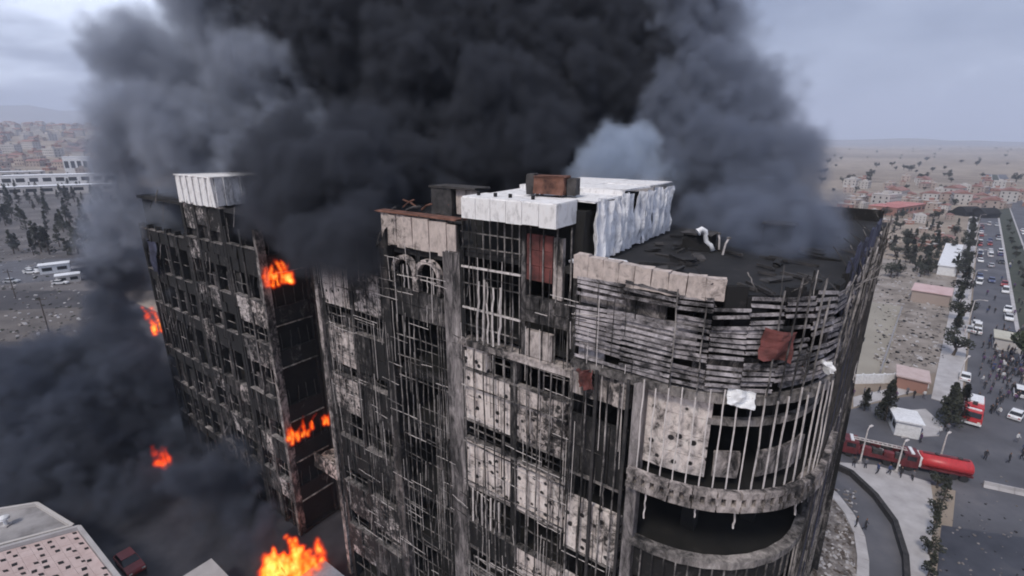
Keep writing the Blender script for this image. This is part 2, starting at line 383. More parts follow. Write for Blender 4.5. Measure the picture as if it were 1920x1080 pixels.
# ---- facade sections
PANELS = []
SOOT = {M['stone'].name: (M['stone_light'], M['stone'], M['stone_dark']), M['stone_left'].name: (M['stone'], M['stone_left'], M['stone_dark'])}
def spandrel(s0, s1, d, zc, up, dn, m, panel=None, keep=.85, pw=.95, rows=2, depth=.32):
    z0, z1 = zc - dn, zc + up
    if m.name in SOOT:
        q = mnoise.noise(Vector((s0 * .16, zc * .17, 1.3))) + rnd.uniform(-.28, .28) + (.12 if s0 > 26 else -.08)
        v = SOOT[m.name][0 if q > .12 else 1 if q > -.22 else 2]; panel = v if panel else None; m = v
    o = bx('spandrel', s0, s1, d, d + depth, z0, z1, m)
    if panel:
        n = max(1, round((s1 - s0) / pw)); w = (s1 - s0) / n; h = (z1 - z0) / rows
        for i in range(n):
            for j in range(rows):
                if rnd.random() > keep: continue
                tilt = rnd.gauss(0, .012) if rnd.random() > .06 else rnd.uniform(-.2, .2)
                PANELS.append((s0 + i * w + .03, s0 + (i + 1) * w - .03, d - .10 - rnd.random() * .05, d - .02, z0 + j * h + .03, z0 + (j + 1) * h - .03, panel, tilt))
    return o
def window_bars(s0, s1, d, z0, z1, n, m=None, r_=.035, bend=.5, transom=1):
    for i in range(n + 1):
        s = s0 + (s1 - s0) * i / n + rnd.uniform(-.08, .08)
        if rnd.random() < .16: continue
        zz = z1 if rnd.random() < .85 else rnd.uniform(z0 + .4, z1)
        bar('mullion', (s, d, z0), (s + rnd.uniform(-.05, .05), d + rnd.uniform(-.05, .05), zz), r_, m or M['bar'], rnd.random() < bend)
    for j in range(transom):
        z = z0 + (z1 - z0) * (j + 1) / (transom + 1)
        if rnd.random() < .8: bar('transom', (s0, d, z), (s1, d, z + rnd.uniform(-.1, .1)), r_, m or M['bar'], rnd.random() < bend)
def section(s0, s1, nb, d=0.0, pier=.55, levels=ZS[1:], m='stone', mp='stone_smooth', panel='stone', keep=.8, up=1.5, dn=1.5, ztop=38.2, bars=2, skip=()):
    w = (s1 - s0) / nb
    for i in range(nb + 1):
        s = s0 + i * w; zb = .3
        for z in list(levels) + ([ztop] if ztop > levels[-1] else []):
            z = min(z, ztop)
            if z > zb + .3: bx('pier', s - pier / 2, s + pier / 2, d - .12, d + .5, zb + .01, z - .01, M['stone_dark'] if rnd.random() < .45 else M[mp], jit=.02)
            zb = z
    for z in levels:
        for i in range(nb):
            if (i, z) in skip or z - dn > ztop: continue
            a, b_ = s0 + i * w + pier / 2 + .01, s0 + (i + 1) * w - pier / 2 - .01
            spandrel(a, b_, d, z, min(up, ztop - z) if ztop > z else .05, dn, M[m], M[panel] if panel else None, keep)
            sill = bx('sill', a - .05, b_ + .05, d - .22, d + .3, z + min(up, max(ztop - z, .05)) + .003, z + min(up, max(ztop - z, .05)) + .11, M['slab'])
    zs = [.3] + list(levels)
    for k in range(len(zs) - 1):
        z0, z1 = zs[k] + (up if k else .1), zs[k + 1] - dn
        if z1 - z0 < .5: continue
        for i in range(nb):
            a, b_ = s0 + i * w + pier / 2, s0 + (i + 1) * w - pier / 2
            if bars: window_bars(a, b_, d + .12, z0, min(z1, ztop), bars)
            if rnd.random() < .4 and z1 < ztop:
                a2 = a + (b_ - a) * rnd.choice((0, .35, .5)); bx('window_board', a2, min(b_, a2 + (b_ - a) * rnd.uniform(.35, .6)), d + .25, d + .33, z0, z0 + (z1 - z0) * rnd.uniform(.5, 1), M['smooth_left'], jit=.04)
LV = ZS[1:7]
section(-31, -17, 5, m='stone_dark', mp='stone_dark', panel=None, levels=LV, ztop=34.5, bars=2, up=.9, dn=.7)
section(-16.4, -7.2, 3, m='stone_left', mp='smooth_left', panel='stone_left', keep=.45, levels=LV, ztop=38.2, bars=1, pier=.6, up=1.3, dn=1.2)
section(-6.6, -.35, 2, m='stone_left', mp='smooth_left', panel='stone_left', keep=.6, levels=LV, ztop=36.4, bars=2, pier=.4, up=1.6, dn=1.3)
for a_, z_ in ((-16.2, 35.4), (-13.1, 36.0), (-10.0, 35.6)): bx('spandrel', a_, a_ + 2.7, .02, .34, z_, 38.19, M['stone_left']); bx('window_board', a_ + .3, a_ + 2.0, .36, .44, 34.3, z_, M['smooth_left'])
bx('corner_pier', -.3, .2, -.35, .45, .3, 36.6, M['stone_smooth'])
bx('corner_pier', -.3, .2, 4.6, 5.0, .3, 36.6, M['stone_dark'])
for z in LV:
    bx('spandrel', -.25, .15, .46, 4.59, z - .9, z + 1.0, M['stone_dark']); bx('slab_edge', -.3, .32, .46, 4.59, z - 1.0, z - .905, M['slab'])
    for k in range(4): bar('mullion', (.1, .8 + k * 1.05, z + 1.0), (.1, .8 + k * 1.05 + rnd.uniform(-.1, .1), z + 3.0), .03, M['dark_metal'], 1)
section(.6, 9.1, 2, d=5.0, m='stone_dark', mp='stone_dark', panel=None, levels=LV, ztop=36.5, bars=3, up=.8, dn=.5)
bx('corner_pier', 9.3, 9.75, -.3, 5.0, .3, 37.0, M['stone_smooth'])
section(10.2, 18.3, 2, m='stone_left', mp='smooth_left', panel='stone_left', keep=.75, levels=LV, ztop=37.4, bars=3, pier=.45, up=1.9, dn=1.7)
# canopy slab stuck out of the recess low down
bx('canopy', 1.0, 9.0, 2.4, 5.2, 9.2, 9.75, M['stone'], jit=.03)
bx('canopy_fascia', 1.0, 9.0, 2.1, 2.37, 8.7, 10.6, M['stone'], jit=.03)
# F: tall strip with the cream parapet sheet, arched windows, dark curtain wall below
bx('pier', 18.6, 19.4, -.3, .5, .3, 38.2, M['smooth_left'], jit=.02)
bx('parapet', 18.6, 26.3, .15, .5, 37.5, 39.7, M['stone_dark'])
n = 9
for i in range(n):
    a = 18.75 + i * 7.5 / n
    bx('parapet_sheet', a, a + 7.5 / n - .03, -.02 - .06 * (i % 2), .12, 37.55 + rnd.uniform(-.15, .1), 39.95 - .03 * i + rnd.uniform(-.06, .06), M['stone_clean'], jit=.01, rot=(rnd.gauss(0, .02), rnd.gauss(0, .012), 0))
bx('coping', 18.4, 26.4, -.15, .75, 39.98, 40.1, M['rust'], jit=.03)
spandrel(19.6, 25.0, .1, 33.0, 1.3, .9, M['stone'], M['stone'], .8)
for z in ZS[1:6]: bx('spandrel', 19.6, 25.0, .35, .6, z - .45, z + .25, M['stone_dark'])
for i in range(9):
    s = 19.8 + i * .62
    for z0, z1 in zip([.3] + ZS[1:6], ZS[1:6] + [32.1]):
        if rnd.random() < .9: bar('mullion', (s + rnd.uniform(-.05, .05), -.05, z0), (s + rnd.uniform(-.06, .06), -.05 + rnd.uniform(-.1, .1), z1), .035, M['bar'], rnd.random() < .6)
for k in range(17):
    z = 2 + k * 1.78
    if rnd.random() < .85: bar('transom', (19.6, -.02, z), (25.0, -.02, z + rnd.uniform(-.15, .15)), .032, M['bar'], rnd.random() < .6)
# arched windows under the parapet: ring of wedge-shaped arch stones round an opening
for sc_, rr in ((20.9, .95), (23.4, .95)):
    mbw = MB(); pts = []
    for k in range(13):
        t = math.pi * k / 12; pts.append((math.cos(t), math.sin(t)))
    for k in range(12):
        (c0, s0), (c1, s1) = pts[k], pts[k + 1]
        q = [(sc_ + c0 * rr, 35.7 + s0 * rr), (sc_ + c0 * (rr + .32), 35.7 + s0 * (rr + .32)), (sc_ + c1 * (rr + .32), 35.7 + s1 * (rr + .32)), (sc_ + c1 * rr, 35.7 + s1 * rr)]
        vs = [(a, -.12, b_) for a, b_ in q] + [(a, .3, b_) for a, b_ in q]
        m1 = MB(); m1.add(vs, [(0, 1, 2, 3), (7, 6, 5, 4), (0, 4, 5, 1), (1, 5, 6, 2), (2, 6, 7, 3), (3, 7, 4, 0)])
        obj('arch_stone', m1.mesh('arch_stone', M['stone']), B)
    bx('window_jamb', sc_ - rr - .3, sc_ - rr, -.1, .3, 34.4, 35.69, M['stone']); bx('window_jamb', sc_ + rr, sc_ + rr + .3, -.1, .3, 34.4, 35.69, M['stone'])
    window_bars(sc_ - rr, sc_ + rr, .15, 34.4, 36.2, 3, M['bar_pale'], .03)
bx('wall_panel', 19.6, 25.0, .32, .55, 37.0, 37.45, M['stone_dark'])
bx('wall_panel', 22.0, 22.35, .3, .5, 34.35, 37.0, M['stone_dark'])
# G: full-height pillar
zb = .3
for z in ZS[1:7] + [37.9]:
    bx('pillar_block', 25.3, 26.9, -.4, .4, zb + .005, z - .005, M['column'], jit=.006); zb = z
# H: projecting bay with white cornice box
DB = -.6
bx('bay_side_wall', 35.45, 35.75, DB + .05, .9, .3, 38.1, M['stone_dark'])
bx('bay_side_wall', 26.95, 27.2, DB + .05, .2, .3, 38.1, M['stone_dark'])
bx('ledge', 26.95, 36.0, DB - .35, .3, 31.75, 32.15, M['stone_smooth'], jit=.02)
spandrel(27.2, 29.3, DB, 31.0, .7, .9, M['stone'], M['stone'], .9, rows=1)
# dark glazed grid over the ledge
for i in range(9):
    s = 27.35 + i * .56
    bar('mullion', (s, DB + .02, 32.15), (s + rnd.uniform(-.04, .04), DB + .02, 40.5), .038, M['bar'], i % 3 == 1)
for k, z in enumerate((33.2, 34.4, 36.1, 37.2, 38.5, 39.5)):
    bar('transom', (27.2, DB, z), (31.9, DB, z + rnd.uniform(-.1, .1)), .06 if k in (1, 3) else .035, M['bar_pale'] if k in (1, 3) else M['bar'], 0)
for i in range(5):
    s = 28.6 + i * .45
    bar('loose_rail', (s, DB - .25, 32.2 + rnd.uniform(0, .4)), (s + rnd.uniform(-.15, .15), DB - .1, 36.2 + rnd.uniform(-.6, .4)), .05, M['bar_pale'], 1)
bx('wall_panel', 31.95, 32.25, DB, DB + .35, 32.15, 40.5, M['stone_dark'])
for j in range(3):
    for i in range(2):
        bx('red_panel', 32.3 + i * .9, 33.17 + i * .9, DB + .05, DB + .2, 37.1 + j * .93, 38.0 + j * .93, M['red_brick'], jit=.015)
bx('wall_panel', 34.15, 34.75, DB + .02, DB + .3, 36.2, 39.8, M['stone_smooth'])
spandrel(32.3, 35.4, DB, 35.3, .8, .8, M['stone_dark'], M['stone_dark'], .8)
spandrel(32.3, 34.2, DB, 33.0, .9, .8, M['stone_smooth'], None)
for i in range(4): bar('mullion', (32.6 + i * .9, DB - .03, 32.15), (32.6 + i * .9, DB - .03, 40.5), .035, M['bar'], i % 2)
# lower floors of the bay
for (zc, up, dn, kp) in ((27.6, 2.3, 1.6, .9), (22.4, 1.9, 2.0, .92), (16.0, 1.1, 1.3, .85), (10.8, 1.5, 1.5, .8), (5.5, 1.5, 1.5, .8)):
    for a, b_ in ((27.25, 31.2), (31.75, 35.4)):
        spandrel(a, b_, DB, zc, up, dn, M['stone'], M['stone'], kp, rows=2)
    bx('sill', 27.2, 35.45, DB - .2, DB + .2, zc + up + .005, zc + up + .14, M['slab'], jit=.02)
    bx('slab_edge', 27.2, 35.45, DB - .12, DB + .3, zc - dn - .16, zc - dn - .005, M['slab'], jit=.02)
bx('pier', 31.22, 31.73, DB - .15, DB + .4, .3, 31.7, M['stone_dark'])
for z0, z1 in ((29.95, 31.7), (24.35, 25.95), (17.2, 20.35), (12.35, 14.65), (7.05, 9.25)):
    window_bars(27.4, 31.2, DB + .15, z0, z1, 5); window_bars(31.75, 35.4, DB + .15, z0, z1, 4)
for i in range(7):                                          # pale uprights left in the blown-out window
    s = 27.7 + i * .42
    bar('loose_rail', (s, DB - .12, 17.2), (s + rnd.uniform(-.06, .06), DB - .1, 20.2 + rnd.uniform(-.2, .1)), .06, M['bar_pale'], i % 2)
for i in range(10):                                         # long uprights in front of the bay
    s = 27.5 + i * .86 + rnd.uniform(-.06, .06)
    bar('facade_rail', (s, DB - .42, .3), (s + rnd.uniform(-.08, .08), DB - .42, 16 + rnd.uniform(-1, 1)), .035, M['bar'], 1)
    bar('facade_rail', (s, DB - .42, 16), (s + rnd.uniform(-.1, .1), DB - .42, 31.7), .035, M['bar'], 1)
for z in (3.5, 9, 13.5, 21, 24.3, 28.8):
    bar('transom', (27.2, DB - .4, z), (35.6, DB - .4, z + rnd.uniform(-.2, .2)), .035, M['bar'], 1)
# I: strip between bay and rounded corner
for (zc, up, dn) in ((27.6, 2.0, 1.8), (22.0, 1.8, 1.9), (16.0, 1.6, 1.5), (10.8, 1.5, 1.5), (5.5, 1.5, 1.5)):
    spandrel(35.8, 39.4, D0 + .1, zc, up, dn, M['stone'], M['stone'], .85, rows=2)
    bx('slab_edge', 35.8, 39.4, D0 - .06, D0 + .3, zc - dn - .16, zc - dn - .005, M['slab'], jit=.02)
spandrel(35.8, 39.4, D0 + .1, 31.6, 1.2, .6, M['stone_smooth'], M['stone'], .7, rows=1)
for s in (36.1, 37.0, 38.3, 39.0):
    bar('facade_rail', (s, D0 - .25, .3), (s, D0 - .25, 32.6), .04, M['bar'], 1)
for s in (37.6, 39.45): bx('black_rail', s - .09, s + .09, D0 - .3, D0 - .15, .3, 33.0, M['bar_dark'], jit=0)
bx('white_pillar', 39.75, 40.35, D0 - .25, D0 + .4, .3, 32.9, M['column'], jit=.006)
for i in range(4): bar('mullion', (36.2 + i, D0 + .3, 23.9), (36.2 + i, D0 + .3, 25.8), .035, M['bar'], 1)
# parapet of the right half
def drum_piece(name, t0, t1, off, thick, z0, z1, m, jit=.01, rot=None, dz=0):
    (s0, d0, a0), (s1, d1, a1) = drum(t0), drum(t1)
    a = math.atan2(d1 - d0, s1 - s0); n_ = (-math.sin(a), math.cos(a))
    ln = math.hypot(s1 - s0, d1 - d0)
    c = Vector(((s0 + s1) / 2 + n_[0] * (off + thick / 2), (d0 + d1) / 2 + n_[1] * (off + thick / 2), (z0 + z1) / 2))
    o = obj(name, unit_box(m, rnd.randrange(6), jit), B, c, (rot or 0, dz, a), (ln, thick, z1 - z0)); return o
def drum_run(name, t0, t1, step, *args, keep=1.0, ov=.02, **kw):
    n = max(1, round((t1 - t0) / step)); out = []
    for i in range(n):
        if rnd.random() > keep: continue
        a, b_ = t0 + (t1 - t0) * i / n, t0 + (t1 - t0) * (i + 1) / n
        out.append(drum_piece(name, a - ov, b_ + ov, *args, **kw))
    return out
T_ARC = CS - RR - 36; T_SIDE = T_ARC + RR * math.pi / 2
# beige parapet band, sagging and broken away on the corner
for i in range(9):
    drum_piece('parapet', -.2 + i * .86, .64 + i * .86, .0, .55, 37.9, 39.25 - .04 * i - rnd.random() * .1, M['stone_clean'], jit=.045)
for i in range(14):
    t = 7.6 + i * .95
    if rnd.random() < .75: drum_piece('parapet', t, t + .93, .1, .3, 37.4, 38.3 + rnd.uniform(-.3, .35), M['stone_dark'], jit=.04)
# wall behind the slats with blown-out openings
for i in range(11):
    t = .1 + i * 1.6
    for z0, z1 in ((33.2, 34.9), (34.95, 36.4), (36.45, 37.85)):
        if rnd.random() < .62: drum_piece('wall_panel', t, t + 1.55, .42, .2, z0, z1, rnd.choice((M['stone_smooth'], M['louver'], M['stone_dark'])), jit=.015, rot=rnd.gauss(0, .03))
# metal slats wrapping the corner
NR = 17
for j in range(NR):
    z = 33.35 + j * .283
    t = .1
    while t < TL - .5:
        ln = 2.7 if t < T_ARC or t > T_SIDE else 1.6
        k = .86 if t < T_SIDE else .8
        hole = (2.0 < t < 4.6 and 10 < j < 14 and rnd.random() < .6) or (6.4 < t < 9.2 and j in (4, 5, 6) and rnd.random() < .6) or (9.5 < t < 12 and j in (9, 10, 11, 12) and rnd.random() < .6)
        if rnd.random() < k and not hole:
            sag = rnd.uniform(-.05, .05) if rnd.random() < .8 else rnd.uniform(-.25, .25)
            wp = .45 * mnoise.noise(Vector((t * .33, j * .16, 4))) * (.4 + j / NR); sag += wp * 2.2
            drum_piece('louver_slat', t, t + ln - .02, -.1 + rnd.uniform(-.1, .08) - (.12 if t > T_SIDE else 0), .08, z + wp + sag * .1, z + .165 + wp + sag * .1, M['louver'], jit=.03, rot=rnd.uniform(-.35, .1), dz=sag * .25)
        t += ln
drum_run('ring_beam', 0, TL, 1.3, -.22, .4, 32.75, 33.2, M['slab'], jit=.03)
# upper open storey of the corner: speckled wall on the left, dark void, tall uprights in front
for i in range(3):
    for j in range(4):
        t = 4.25 + i * 1.15
        drum_piece('cladding_panel', t, t + 1.12, .3, .2, 28.15 + j * 1.13, 29.25 + j * 1.13, M['stone_light'], jit=.01, rot=rnd.gauss(0, .01))
drum_run('ring_beam', 7.5, TL, 1.3, .25, .3, 31.3, 31.65, M['slab'], jit=.02)
t = 4.3
while t < TL:
    s, d, a = drum(t); q = lambda off, z: (s - off * math.sin(a), d + off * math.cos(a), z)
    j = rnd.uniform(-.1, .1)
    bar('corner_upright', q(-.32, 27.3), q(-.28 + j * .5, 33.2 + rnd.uniform(-.3, .5)), .03, M['bar_pale'] if t < T_SIDE - 1 else M['dark_metal'], rnd.random() < .8)
    if t > T_SIDE:
        for q0 in range(2): bar('corner_upright', q(-rnd.uniform(.15, .35), rnd.uniform(10, 26)), q(-rnd.uniform(.15, .35), rnd.uniform(31, 39.2)), .025, rnd.choice((M['dark_metal'], M['bar'], M['blue_metal'])), 1)
    if t > T_ARC and rnd.random() < .7: bar('corner_upright', q(-.3, 33.2), q(-.45 + j, 39 + rnd.uniform(-1.6, .7)), .03, M['bar'], 1)
    bar('corner_upright', q(-.15, .3), q(-.2, 22.7), .035, M['bar'], 1)
    if rnd.random() < .25: bar('hanging_strip', q(-.3, 27.0), q(-.3 + j, 27 - rnd.uniform(.5, 2.4)), .035, M['bar_pale'], 1)
    t += .62
# balcony: floor ring, slotted parapet of short blocks
drum_run('balcony_slab', 3.9, T_SIDE + 3, 1.1, -.75, 1.1, 26.9, 27.25, M['stone_smooth'], jit=.02)
for i in range(34):
    t = 4.0 + i * .46
    drum_piece('balcony_block', t, t + .27, -.72, .3, 27.26, 27.7, M['stone_smooth'], jit=.03)
drum_run('balcony_rail', 3.9, T_SIDE + 3, 1.1, -.74, .34, 27.71, 28.05, M['stone_smooth'], jit=.02)
drum_run('wall_panel', 8.2, 14.5, 1.2, .45, .2, 28.1, 29.6, M['stone_smooth'], jit=.03, keep=.7)
drum_run('ring_beam', 4.2, TL, 1.3, -.25, .55, 22.75, 23.2, M['slab'], jit=.02)
drum_run('wall_panel', 4.2, TL, 1.3, .15, .25, 20.3, 22.7, M['stone_dark'], jit=.02, keep=.75)
for z in (16.0, 10.8, 5.5): drum_run('ring_beam', 4.2, TL, 1.3, -.2, .5, z - .5, z + .1, M['slab'], jit=.02)
for z in (12.3, 7, 1): drum_run('wall_panel', 4.2, TL, 1.3, .15, .25, z, z + 2.6, M['stone_dark'], jit=.02, keep=.8)
# dark side wall panels, torn and bluish near the top
for i in range(13):
    t = T_SIDE + .3 + i * 1.5
    for j, (z0, z1) in enumerate(((2, 6), (6.05, 11), (11.05, 16.5), (16.55, 22.5), (23.3, 26.8), (28.1, 32.6), (33.3, 36.2), (36.25, 39.2))):
        if rnd.random() < .8: drum_piece('side_panel', t, t + 1.46, .05 + rnd.uniform(-.1, .1), .15, z0, z1 + (rnd.uniform(-.6, 1.4) if j == 7 else 0), M['blue_metal'] if j > 5 else rnd.choice((M['dark_metal'], M['stone_dark'], M['char'])), jit=.03, rot=rnd.gauss(0, .02))
# facade cladding panels collected above: the biggest as parts of their own
PANELS.sort(key=lambda p: -p[0])
for k, p in enumerate(PANELS[:285]):
    bx('cladding_panel', *p[:6], p[6], jit=.012, rot=(p[7], p[7] * .6, 0))
if PANELS[285:]:
    mb = MB()
    for p in PANELS[285:]:
        c = Matrix.Translation(((p[0] + p[1]) / 2, (p[2] + p[3]) / 2, (p[4] + p[5]) / 2)) @ Matrix.Rotation(p[7], 4, 'Y')
        mb.box(-(p[1] - p[0]) / 2, (p[1] - p[0]) / 2, -(p[3] - p[2]) / 2, (p[3] - p[2]) / 2, -(p[5] - p[4]) / 2, (p[5] - p[4]) / 2, 0, c)
    o = obj('cladding_remnants', mb.mesh('cladding', M['stone']), B); o['kind'] = 'stuff'
for k in range(290):                                        # fine lattice left from the cladding frame
    s = 10 + 30 * rnd.random(); z = rnd.uniform(8, 36); h = rnd.uniform(1.5, 6); d = DB - .3 if 27.2 < s < 35.7 else D0 - .2 if s > 35.7 else -.35
    if z + h > 38: h = 38 - z
    bar('lattice_rod', (s, d, z), (s + rnd.uniform(-.08, .08), d + rnd.uniform(-.1, .1), z + h), .016, rnd.choice((M['bar'], M['bar_pale'], M['bar_dark'])), rnd.random() < .5)
for k in range(200):
    s = 10 + 27 * rnd.random(); z = rnd.uniform(8, 37); h = rnd.uniform(.8, 3.2); d = DB - .33 if 27.2 < s < 35.7 else D0 - .2 if s > 35.7 else -.38
    bar('lattice_tie', (s, d, z), (s + h, d if not (s < 27.2 < s + h) else DB - .3, z + rnd.uniform(-.15, .15)), .015, rnd.choice((M['bar'], M['bar_pale'], M['bar_dark'])), 1)
# bent rods and torn strips sticking out of the wreck
for k in range(90):
    s = rnd.uniform(-30, 36); z = rnd.choice(ZS[2:]) + rnd.uniform(-1.5, 1.5)
    if 0 < s < 9.5: continue
    d = DB if 27 < s < 35.6 else -.1
    bar('hanging_strip', (s, d - .1, z), (s + rnd.uniform(-.3, .3), d - rnd.uniform(.2, .7), z - rnd.uniform(.6, 3.2)), rnd.choice((.02, .03, .04)), rnd.choice((M['bar'], M['bar_dark'], M['dark_metal'])), 1)
for k in range(24):
    s = rnd.uniform(10, 26); bar('facade_rail', (s, -.45, rnd.uniform(.3, 20)), (s + rnd.uniform(-.15, .15), -.4, rnd.uniform(24, 37)), .025, M['bar'], 1)
for k in range(16):
    s = rnd.uniform(-30, -.5); z = rnd.uniform(2, 22); bar('facade_rail', (s, -.4, z), (s + rnd.uniform(-.2, .2), -.4, z + rnd.uniform(6, 14)), .035, M['bar'], 1)
for k in range(46):
    t = rnd.uniform(.5, TL); s, d, a = drum(t)
    bar('roof_rod', (s + .3, d + .4, 38 + rnd.uniform(-.5, .5)), (s + rnd.uniform(-1.4, 1.4), d + rnd.uniform(-.4, 1.6), 38.5 + rnd.uniform(0, 1.0)), .02, rnd.choice((M['bar'], M['dark_metal'], M['bar_dark'])), 1)

for k in range(34):
    s, d = rnd.uniform(36.8, 47), rnd.uniform(.8, 20); l = rnd.uniform(.6, 3.5)
    o = bx('roof_beam', s - l / 2, s + l / 2, d - .08, d + .08, 38.24, 38.4, rnd.choice((M['dark_metal'], M['roofchar'], M['bar_dark'])), jit=.05, rot=(rnd.uniform(-.2, .2), rnd.uniform(-.12, .12), rnd.uniform(0, 3)))
for k in range(12):
    s, d = rnd.uniform(36.8, 46), rnd.uniform(1, 18); l = rnd.uniform(.3, .8)
    bx('roof_scrap', s - l, s + l, d - l * .5, d + l * .5, 38.23, 38.3 + rnd.random() * .3, rnd.choice((M['dark_metal'], M['roofchar'], M['roofchar'])), jit=.12, rot=(rnd.uniform(-.15, .15), rnd.uniform(-.1, .1), rnd.uniform(0, 3)))
for s, d, h in ((39.5, 9, 1.0), (43.5, 13.5, 1.4), (41, 16.5, .8)):
    q = bx('roof_plinth', s - .9, s + .9, d - .7, d + .7, 38.22, 38.22 + h, M['stone_dark'], jit=.03); bx('plinth_cap', s - 1, s + 1, d - .8, d + .8, 38.23 + h, 38.33 + h, M['dark_metal'], jit=.04)
# ---- penthouse, cornice and white roof
bx('penthouse_wall', 27.1, 35.3, .7, 13.6, 38.25, 41.2, M['char'])
def cornice(s0, s1, d0, d1, z0, z1, n_front, n_side):
    w = (s1 - s0) / n_front
    for i in range(n_front): bx('cornice_panel', s0 + i * w + .015, s0 + (i + 1) * w - .015, d0, d0 + .12, z0 + rnd.uniform(-.04, .04), z1, M['white_clad'], jit=.006, rot=(rnd.gauss(0, .008), 0, 0))
    w = (d1 - d0 - .15) / n_side
    for i in range(n_side): bx('cornice_panel', s1 - .12, s1, d0 + .14 + i * w + .015, d0 + .14 + (i + 1) * w - .015, z0, z1, M['white_clad'], jit=.006)
cornice(28.0, 34.75, -1.4, .9, 40.5, 41.75, 6, 2)
bx('cornice_soffit', 28.1, 34.6, -1.25, .9, 40.55, 40.66, M['dark_metal'])
k = 0
for i, (s0, s1) in enumerate(((28.05, 30.2), (30.23, 32.4), (32.43, 34.7))):
    for d0, d1 in ((-1.3, 1.0), (1.03, 5), (5.03, 9.3), (9.33, 13.9)):
        z = 41.72 + .28 * (d0 > 4.9) + .006 * (i + 1)
        bx('roof_sheet', s0, s1 + (1.1 if i == 2 and d0 > 1 else 0), d0, d1, z, z + .09, M['white_clad'], jit=.01, rot=(rnd.gauss(0, .012), rnd.gauss(0, .012), 0))
bx('roof_upstand', 28.05, 35.75, 4.75, 5.0, 41.75, 42.1, M['white_clad'])
for s in (28.6, 29.9, 31.0, 32.6): bx('vent_stub', s - .08, s + .08, -.5, -.34, 41.83, 42.05, M['black'], jit=0)
def crumpled(wid, hgt_, seed, m, amp=.16):
    r_ = random.Random(seed); mb = MB(); nx, nz = 7, 12; ph = r_.uniform(0, 6); fr = r_.uniform(2.0, 3.4)
    for j in range(nz + 1):
        for i in range(nx + 1):
            x, z = i / nx, j / nz
            y = amp * math.sin(fr * 3 * x + ph + 1.2 * math.sin(3 * z + ph)) + amp * 1.3 * mnoise.noise(Vector((x * 2 + seed, z * 2.5, seed * 1.7))) + .1 * mnoise.noise(Vector((x * 6, z * 6, seed)))
            mb.v.append((x * wid, y, z * hgt_ + .12 * mnoise.noise(Vector((x * 3, seed, z)))))
    for j in range(nz):
        for i in range(nx): mb.f.append((j * (nx + 1) + i, j * (nx + 1) + i + 1, (j + 1) * (nx + 1) + i + 1, (j + 1) * (nx + 1) + i)); mb.m.append(0)
    me = mb.mesh('sheet', m); return me
d = 1.2
for i in range(11):
    wid = 1.14
    o = obj('crumpled_sheet', crumpled(wid + .05, 3.5 + rnd.uniform(-.15, .1), i, M['white_crumple']), B, (35.85 + rnd.uniform(-.08, .1), d, 38.35), (rnd.uniform(-.04, .04), rnd.uniform(.0, .07), math.pi / 2))
    o.modifiers.new('thickness', 'SOLIDIFY').thickness = .04; d += wid
bx('debris_board', 34.6, 37.6, .4, 2.2, 38.3, 38.42, M['white_crumple'], jit=.04, rot=(.03, .05, .2))
flush_bars()
BARS.clear()

# ---- left tower head: white corrugated box
TWR = empty('white_roof_box', loc2w(-11.6, 0, 38.4), BZ); tag(TWR, 'white corrugated metal box crowning the left tower of the burnt block', 'roof box')
def bxl(name, x0, x1, y0, y1, z0, z1, m, parent, jit=.01, rot=(0, 0, 0)):
    return obj(name, unit_box(m, rnd.randrange(6), jit), parent, ((x0 + x1) / 2, (y0 + y1) / 2, (z0 + z1) / 2), rot, (x1 - x0, y1 - y0, z1 - z0))
bxl('core', -4.4, 4.4, .0, 9, 0, 2.9, M['dark_metal'], TWR)
for i in range(12):
    a = -4.5 + i * .75
    bxl('front_panel', a + .04, a + .71, -.28 - .1 * (i % 2), -.08, .0 + rnd.uniform(-.1, .15), 3.0, M['white_clad'], TWR, .015, (rnd.gauss(0, .03), 0, 0))
for i in range(11):
    a = -.1 + i * .85
    bxl('side_panel', 4.43, 4.55 + .1 * (i % 2), a + .03, a + .82, .1, 2.95, M['white_crumple'], TWR, .02, (0, rnd.gauss(0, .03), 0))
for i in range(4): bxl('roof_sheet', -4.6 + i * 2.3, -2.33 + i * 2.3, -.4, 9.2, 2.96 + .006 * i, 3.08 + .006 * i, M['white_clad'], TWR, .006)
bx('parapet', -16.6, -6.9, -.1, .5, 38.21, 38.4, M['slab'])

